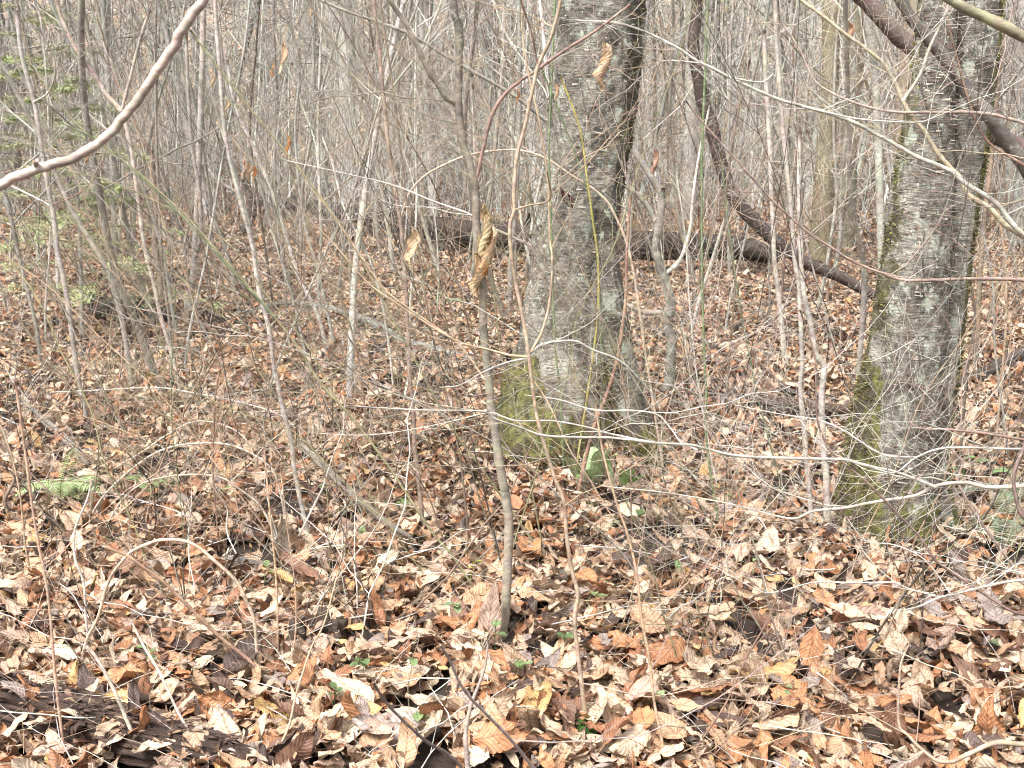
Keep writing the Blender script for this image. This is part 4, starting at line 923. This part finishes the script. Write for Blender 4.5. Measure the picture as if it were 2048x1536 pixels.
SEED = [(805, 1050, 'beside the leaning green shoot foot'), (716, 1115, 'left of the tapered fallen branch tip'), (655, 1028, 'above the tapered fallen branch'), (1232, 1092, 'right of the slender tan sapling'), (1268, 1085, 'close to the dark green thin shoot'),
        (530, 1195, 'beside the high arched cane'), (445, 1030, 'under the nested arches'), (940, 1180, 'at the leaning shoot foot, yellowish'), (902, 1275, 'left of the middle sapling foot'), (990, 1322, 'below the middle sapling foot'),
        (1178, 1250, 'right of the slender tan sapling bend'), (1122, 1335, 'left of the slender tan sapling foot'), (1040, 1400, 'in front of the middle sapling'), (840, 1385, 'lower left of the middle sapling'), (1553, 1435, 'alone in the lower right litter'),
        (1975, 1340, 'near the right edge, darkest green'), (1505, 1170, 'under the low pale twigs at the right'), (665, 1450, 'at the bottom near the tan cane'), (1700, 1025, 'at the left foot of the right birch'), (838, 1508, 'flat on a leaf at the bottom edge'),
        (1310, 1460, 'with notched leaves by the steep tan shoot'), (1345, 1190, 'just right of the dark green shoot'), (315, 1370, 'beside the bone-white cane'), (735, 1395, 'between hollow stump and near twigs'), (1460, 1040, 'at the tall green briar foot')]
for (x, y, w) in SEED:
    g = ground(x, y) + [0, 0, .035]; T = thing('seedling', 'small green leafy seedling ' + w, 'seedling', g); gz0 = g + [0, 0, .035]
    sc = U(.022, .042); c = GC[rng.integers(3)] * (1.5 if 'yellow' in w else .6 if 'darkest' in w else 1)
    if 'yellow' in w: c = np.array((.38, .40, .08))
    st = MB(); P = [g, g + [U(-.01, .01), 0, .04], g + [U(-.02, .02), 0, .07]]; tube(st, P, .0009, c * .8, 4); st.obj('stem', M_MOSS, T, g)
    for k in range(rng.integers(2, 5)):
        a = U(0, 6.28); mb = MB(); blade(mb, P[2] - np.array([0, 0, U(0, .03)]), (math.cos(a), math.sin(a) - .5, U(.2, .9)), sc * U(.8, 1.3), sc * .36, jit(c, .15), U(.2, .9), 6, 4); mb.obj('leaf', M_GREEN, T, g)
# moss ring at the foot of the slender tan sapling
g = ground(1172, 1476); mb = MB()
n = 700; a = U(0, 6.28, n); r = U(0, 1, n) ** .5 * .030
p = np.stack([g[0] + r * np.cos(a), g[1] + r * np.sin(a) - .005, g[2] + .03 + .03 * (1 - r / .03)], -1)
d = rng.normal(size=(n, 3)) * .7 + [0, -.2, .5]; d /= np.linalg.norm(d, axis=1)[:, None]; s = np.cross(d, rng.normal(size=(n, 3))); s /= np.linalg.norm(s, axis=1)[:, None]
T_ = np.stack([p - s * .002, p + s * .002, p + d * .011], 1).reshape(-1, 3)
mb.add(T_, None, np.arange(3 * n).reshape(-1, 3), np.repeat(np.array([(.05, .12, .02)]) * U(.6, 1.6, n)[:, None], 3, 0))
mb.obj('moss_clump', M_MOSS, label='dark green moss clump around the slender tan sapling foot', category='moss')

# hemlocks, far upper left
def hemlock(label, px, Y, h, nb, w=1.0):
    x = (px - 1024) / FPX * Y; z = float(H(x, Y)); org = np.array([x, Y, z])
    T = thing('hemlock_sapling', label, 'tree', org)
    mb = MB(); P = [org + [0, 0, -.1], org + [.05, 0, h * .5], org + [0, 0, h]]; tube(mb, *smooth_path(P, [.018, .012, .005]), jit(GREY), 8); mb.obj('trunk', M_BARK, T, org)
    for k in range(nb):
        zz = h * (.12 + .85 * k / nb); a = k * 2.4 + U(-.3, .3); L = w * (1.15 - .85 * zz / h) * U(.8, 1.1)
        d = np.array([math.cos(a), math.sin(a), .25]); p = org + [0, 0, zz]; mb = MB(); Q = [p.copy()]
        for i in range(8): p = p + unit(d) * L / 8; d = d + [0, 0, -.07]; Q.append(p.copy())
        Q = np.array(Q); tube(mb, Q, np.linspace(.006, .002, 9), jit(BROWN), 4)
        tips = []
        for i in range(1, 9):
            t = unit(Q[i] - Q[i - 1]); s = unit(np.cross(t, [0, 0, 1.]))
            for e in (-1, 1):
                l2 = L * .36 * (1.1 - i / 9); tips.append((Q[i], unit(s * e + t * .7 + rng.normal(size=3) * .15), l2))
        for (q0, dd, l2) in tips:
            n = 30; f = np.linspace(0.05, 1, n)
            c0 = q0 + dd[None] * (f * l2)[:, None] + rng.normal(size=(n, 3)) * .012 + np.array([0, 0, -.1]) * (f * l2)[:, None]
            sd = np.cross(dd, rng.normal(size=(n, 3)) * .3 + [0, 0, 1]); sd /= np.linalg.norm(sd, axis=1)[:, None]
            ln = .022
            T3 = np.stack([c0 - sd * ln + dd * .006, c0 + sd * ln + dd * .006, c0 - dd * .004], 1).reshape(-1, 3)
            mb.add(T3, None, np.arange(3 * n).reshape(-1, 3), np.repeat(np.array([(.32, .37, .17)]) * U(.6, 1.3, n)[:, None], 3, 0))
        mb.obj('bough', M_MOSS, T, org)
hemlock('soft green hemlock sapling showing through the twigs at the upper left', 150, 8.6, 2.0, 26, .85)
hemlock('pale airy hemlock standing between the left edge and the forked pale sapling', 110, 10.5, 3.2, 26, 1.0)
hemlock('tall thin hemlock in the far top left corner', 75, 13, 5.2, 30, 1.3)
hemlock('small hemlock tuft low beyond the left saplings', 190, 13.5, .75, 8, .5)

# ------------------------------------------------------------------ brush: low bare shrubs
def shrub_meshes(kind):
    mb = MB(); ns = (4, 5, 7, 5)[kind % 4]; Hh = (1.2, .8, .6, 1.4)[kind % 4]
    cols = [(BROWN, DARK, PALE), (GREY, DARK, PALE), (TAN, BROWN, DARK), (DARK, GREY, OLIVE)][kind % 4]
    out = []
    for k in range(ns):
        m = MB(); a = U(0, 6.28); sp = U(.1, 1.3)
        spray(m, (U(-.06, .06), U(-.06, .06), -.05), (math.cos(a) * sp, math.sin(a) * sp, 1), Hh * U(.6, 1.2), U(.0022, .0042), 2, cols[k % 3], .09, .30, -.02 if kind % 2 else .02, .42)
        out.append(m.mesh('stem', M_TWIG))
    return out
SHR = [shrub_meshes(k) for k in range(8)]
def region(px):
    for lim, s in ((150, 'by the left edge'), (330, 'around the left hemlock'), (520, 'left of the log end'), (700, 'before the log end'), (860, 'by the thin brown sapling'), (1020, 'behind the middle sapling'),
                   (1290, 'around the mossy birch'), (1420, 'beside the crooked tree'), (1560, 'by the tall green briar'), (1700, 'by the pale close pair'), (1990, 'around the right birch')):
        if px < lim: return s
    return 'at the right edge'
def depthw(Y): return 'in the near litter' if Y < 6 else 'before the log' if Y < 11.5 else 'past the log' if Y < 16 else 'farther past the log' if Y < 21 else 'deep in the woods'
used = {}
def uniq(parts, alts):
    base = ' '.join(parts)
    for a in [''] + alts:
        s = (base + (', ' + a if a else ''))
        if s not in used and len(s.split()) <= 16: used[s] = 1; return s, False
    used[base] = 1
    return base, True
FEAT = ['zigzag twigs', 'twigs swept left', 'twigs swept right', 'sparse top', 'crowded top', 'crossed stems', 'broken tip', 'drooping tips', 'long low twig', 'one stiff upright', 'paler tips', 'open middle']
SHCOL = ['red-brown', 'pale grey', 'tan', 'dark']
nsh = 0
for k in range(92):
    if k < 40: Y = U(3.3, 6.6); px = U(-60, 930) * (.8 if R() < .5 else 1)      # the tangle at the left
    else: Y = U(6, 14); px = U(-60, 2100)
    if 960 < px < 1360 and Y < 6.5 or 1640 < px < 1960 and Y < 5.2: continue
    if px < 900 and 6.6 < Y < 12 and R() < .75 or px < 300 and Y < 5 and R() < .5 or 420 < px < 980 and 5.5 < Y < 8 and R() < .7 or 400 < px < 1600 and 8 < Y < 14 and R() < .8: continue
    x = (px - 1024) / FPX * Y; kd = int(rng.integers(8)); z = float(H(x, Y))
    lab, _ = uniq([['low', 'leggy', 'bushy'][kd % 3], SHCOL[kd % 4], 'bare shrub', region(px), depthw(Y)], list(rng.permutation(FEAT)))
    T = thing('bare_shrub', lab, 'shrub', (x, Y, z), 'bare shrubs in the undergrowth'); s = U(.6, 1.1); T.scale = (s, s, s * U(.8, 1.2)); T.rotation_euler = (U(-.15, .15), U(-.2, .2), U(0, 6.28))
    for me in SHR[kd]:
        o = bpy.data.objects.new('stem', me); COL.objects.link(o); o.parent = T
    nsh += 1

# long thin shoots that arch and lean through the thicket
SCN = [('grey', (.27, .245, .205)), ('dull brown', (.15, .11, .08)), ('brown', BROWN), ('olive-green', OLIVE), ('dark', DARK), ('blackish', (.05, .04, .03)), ('ash-brown', (.24, .20, .16)), ('tan', TAN)]
for k in range(150):
    left = k < 85
    Y = U(3.7, 9.5); px = U(150, 1050) if left else U(900, 2100)
    if k >= 130: Y = U(3.0, 4.0); px = U(1250, 2150)
    x = (px - 1024) / FPX * Y; z = float(H(x, Y)); hgt = U(1.0, 2.6)
    reach = -U(.3, 1.9) if (left and R() < .8) or (not left and R() < .55) else U(.2, 1.4)
    cn, cc = SCN[rng.integers(8)]; org = np.array([x, Y, z]); droop = U(0, .5) * (R() < .5)
    P = []; wob = rng.normal(size=(12, 3)) * .014
    for i in range(12):
        f = i / 11; P.append(org + np.array([reach * (f ** 1.25), U(-.1, .1) * 0 + .3 * f * math.sin(k), -.05 + hgt * (f - droop * f ** 3)]) + wob[i])
    w = U(.0014, .0034); mb = MB(); PP, rr = smooth_path(P, np.linspace(w, w * .4, 12), 3)
    tube(mb, PP, rr, jit(cc, .1), 5)
    for j in range(rng.integers(6, 14)):
        i = rng.integers(5, len(PP) - 2); t = unit(PP[i + 1] - PP[i - 1])
        spray(mb, PP[i], unit(t + rng.normal(size=3) * .6), U(.15, .8), w * .5, 1, cc, .07, .25, .03, .5)
    lab, _ = uniq([cn, 'thin', 'arching' if droop > .2 else 'slanting', 'shoot', 'rising', 'leftward' if reach < 0 else 'rightward', region(px), depthw(Y)], ['zigzag', 'wiry', 'forked', 'bare-tipped'])
    T = thing('slanting_shoot', lab, 'shoot', org, 'slanting shoots through the thicket'); mb.obj('stem', M_TWIG, T, org)

# ------------------------------------------------------------------ thicket saplings
def sapling_parts(k):
    col = [(.29, .28, .24), BROWN, (.40, .385, .335), (.26, .235, .195), RED, (.22, .205, .175), (.34, .32, .265)][k % 7]
    Hh = U(3.6, 5.6); r0 = (.008, .012, .016, .009, .006, .022)[k % 6]
    if r0 > .010 and k % 7 == 4: col = (.27, .25, .22)
    lean = rng.normal(size=2) * .10; P = []; n = 12; p = np.array([0, 0, -.15]); d = np.array([lean[0], lean[1], 1.])
    for i in range(n + 1): P.append(p.copy()); d = unit(d + np.append(rng.normal(size=2) * .09, .04)); p = p + d * Hh / n
    parts = []; mb = MB(); PP, rr = smooth_path(P, np.linspace(r0, r0 * .25, n + 1), 3); tube(mb, PP, knobs(rr), np.array([jit(col, .15) for _ in PP]), 8 if r0 > .012 else 6)
    parts.append(('trunk', mb.mesh('trunk', M_BARK)))
    nb = 7 + k % 4
    for j in range(nb):
        i = int(U(.20, .9) * (len(PP) - 2)); a = U(0, 6.28); m = MB(); L = U(.5, 1.5) * (1.15 - i / len(PP))
        spray(m, PP[i], (math.cos(a), math.sin(a), U(.3, 1.2)), L, min(rr[i] * .55, .006), 3 if j < 4 else 2, col, .10, .16, .04, .7)
        parts.append(('branch', m.mesh('branch', M_TWIG)))
    return parts, SAPC[k % 7]
SAPC = ['grey', 'brown', 'pale', 'grey-brown', 'ruddy-grey', 'dull grey', 'light tan']
SAP = [sapling_parts(k) for k in range(21)]
bands = [(6.2, 9.5, 34), (9.5, 13, 56), (13, 18, 92), (18, 24, 86)]
for (a, b_, n) in bands:
    for k in range(n):
        Y = math.sqrt(U(a * a, b_ * b_)); px = U(-80, 2130); x = (px - 1024) / FPX * Y
        if 1000 < px < 1320 and Y < 7 or 470 < px < 1000 and 7 < Y < 14.5 and R() < .5: continue
        kd = int(rng.integers(21)); z = float(H(x, Y))
        thick = ['thin', 'slim', 'sturdy', 'thin', 'wispy', 'stout'][kd % 6]
        T = thing('thicket_sapling', 'x', 'sapling', (x, Y, z), 'bare saplings of the thicket')
        lx, ly = U(-.13, .13), U(-.08, .08); T.rotation_euler = (ly, lx, U(0, 6.28)); s = U(.8, 1.3); T.scale = (s, s, s)
        ln = 'leaning right' if lx > .05 else 'leaning left' if lx < -.05 else 'upright'
        T['label'], _ = uniq([thick, SAP[kd][1], ln, 'sapling', region(px), depthw(Y)], list(rng.permutation(FEAT)))
        for nm, me in SAP[kd][0]:
            if nm == 'branch' and Y > 18 and R() < .4: continue
            o = bpy.data.objects.new(nm, me); COL.objects.link(o); o.parent = T

# far trees one can tell apart as stouter grey trunks
for k, (px, Y, w, c) in enumerate([(1135, 15, 40, GREY), (30, 21, 44, (.22, .2, .2)), (700, 20, 30, GREY), (850, 22, 34, (.24, .22, .16)), (1640, 13, 36, (.20, .17, .10)), (1690, 14, 30, (.2, .18, .12)), (495, 17, 20, DARK), (1800, 12, 34, (.26, .2, .15)), (1375, 19, 26, (.30, .285, .25)), (640, 26, 34, GREY), (240, 24, 30, GREY), (1500, 26, 34, PALE), (2020, 16, 38, GREY), (1230, 24, 40, (.25, .23, .21)), (980, 25, 30, GREY)]):
    x = (px - 1024) / FPX * Y; z = float(H(x, Y)); r = w / 2 * Y / FPX
    T = thing('forest_tree', ['straight', 'slightly bent', 'leaning'][k % 3] + ' ' + ['grey', 'slate', 'ash-grey', 'greenish', 'mossy', 'dark-mossed', 'blackened short', 'brown', 'whitish', 'dull', 'far grey', 'far pale', 'right-edge grey', 'broad grey', 'plain grey'][k] + ' trunk ' + region(px) + ' ' + depthw(Y), 'tree', (x, Y, z))
    hh = 1.2 if k == 6 else 9; P = [np.array([U(-.25, .25) * i / 4, 0, -.3 + hh * i / 4]) for i in range(5)]
    mb = MB(); PP, rr = smooth_path(P, [r * 1.25, r, r * .9, r * .8, r * .6], 8); tube(mb, PP, rr * (1 + .05 * rng.normal(size=len(rr))), np.array([jit(c, .2) for _ in PP]), 14)
    o = mb.obj('trunk', M_BARK, T)
    for j in range(0 if k == 6 else 6):
        a_ = U(0, 6.28); m = MB(); spray(m, PP[int(U(.15, .8) * len(PP))], (math.cos(a_), math.sin(a_), .5), U(1, 2.2), .012, 2, c, .2, .15, .03, .7); m.obj('branch', M_TWIG, T)

# ------------------------------------------------------------------ the woods beyond, one mass
mb = MB()
FC = [(.33, .325, .29), (.26, .25, .22), (.48, .47, .43), (.08, .07, .055), (.21, .20, .165), (.35, .345, .31)]
for k in range(2100):
    Y = 20 + 62 * R() ** 1.25; x = U(-1, 1) * (.46 * Y + 2); z = float(H(x, Y)); c = jit(FC[rng.integers(6)], .25)
    hh = U(5, 9); r = U(.007, .022) if R() < .86 else U(.03, .09)
    ln = rng.normal(size=2) * .13 * hh
    P = [np.array([x + ln[0] * f + U(-.1, .1), Y + ln[1] * f, z - .2 + hh * f]) for f in (0, .3, .6, 1)]
    tube(mb, P, [r, r * .85, r * .6, r * .25], c, 4)
    for j in range(12):
        f = U(.02, .8); p = np.array([x + ln[0] * f, Y + ln[1] * f, z + hh * f]); a = U(0, 6.28); L = U(.7, 2.4)
        d = unit(np.array([math.cos(a), math.sin(a) * .6, U(-.1, 1.0)])); Q = [p]; 
        for i in range(3): Q.append(Q[-1] + d * L / 3); d = unit(d + rng.normal(size=3) * .3)
        tube(mb, Q, [min(r * .5, .012), .009, .007, .004], jit(FC[rng.integers(6)], .3), 3)
mb.obj('distant_woods', M_TWIG, kind='stuff', label='dense grey-brown bare woods filling the rising ground beyond')
# fine brush between the trees
mb = MB()
for k in range(10500):
    Y = 9 + 26 * R() ** 1.1; x = U(-1, 1) * (.46 * Y + 1.5); z = float(H(x, Y)); a = U(0, 6.28); L = U(.5, 2.6)
    if Y < 15 and R() < .72: continue
    d = unit(np.array([math.cos(a) * .5, math.sin(a) * .3, U(.4, 1.3)])); Q = [np.array([x, Y, z + U(0, 2.2) * (R() < .6)])]
    for i in range(4): Q.append(Q[-1] + d * L / 4); d = unit(d + rng.normal(size=3) * .28)
    r = U(.0012, .0028) * (.6 + Y / 16)
    tube(mb, Q, np.array([1, .9, .8, .6, .35]) * r, jit(FC[rng.integers(6)] if R() < .55 else WHITE if R() < .35 else (.07, .058, .045), .3), 3)
mb.obj('undergrowth_twigs', M_TWIG, kind='stuff', label='tangle of fine bare twigs in the undergrowth')
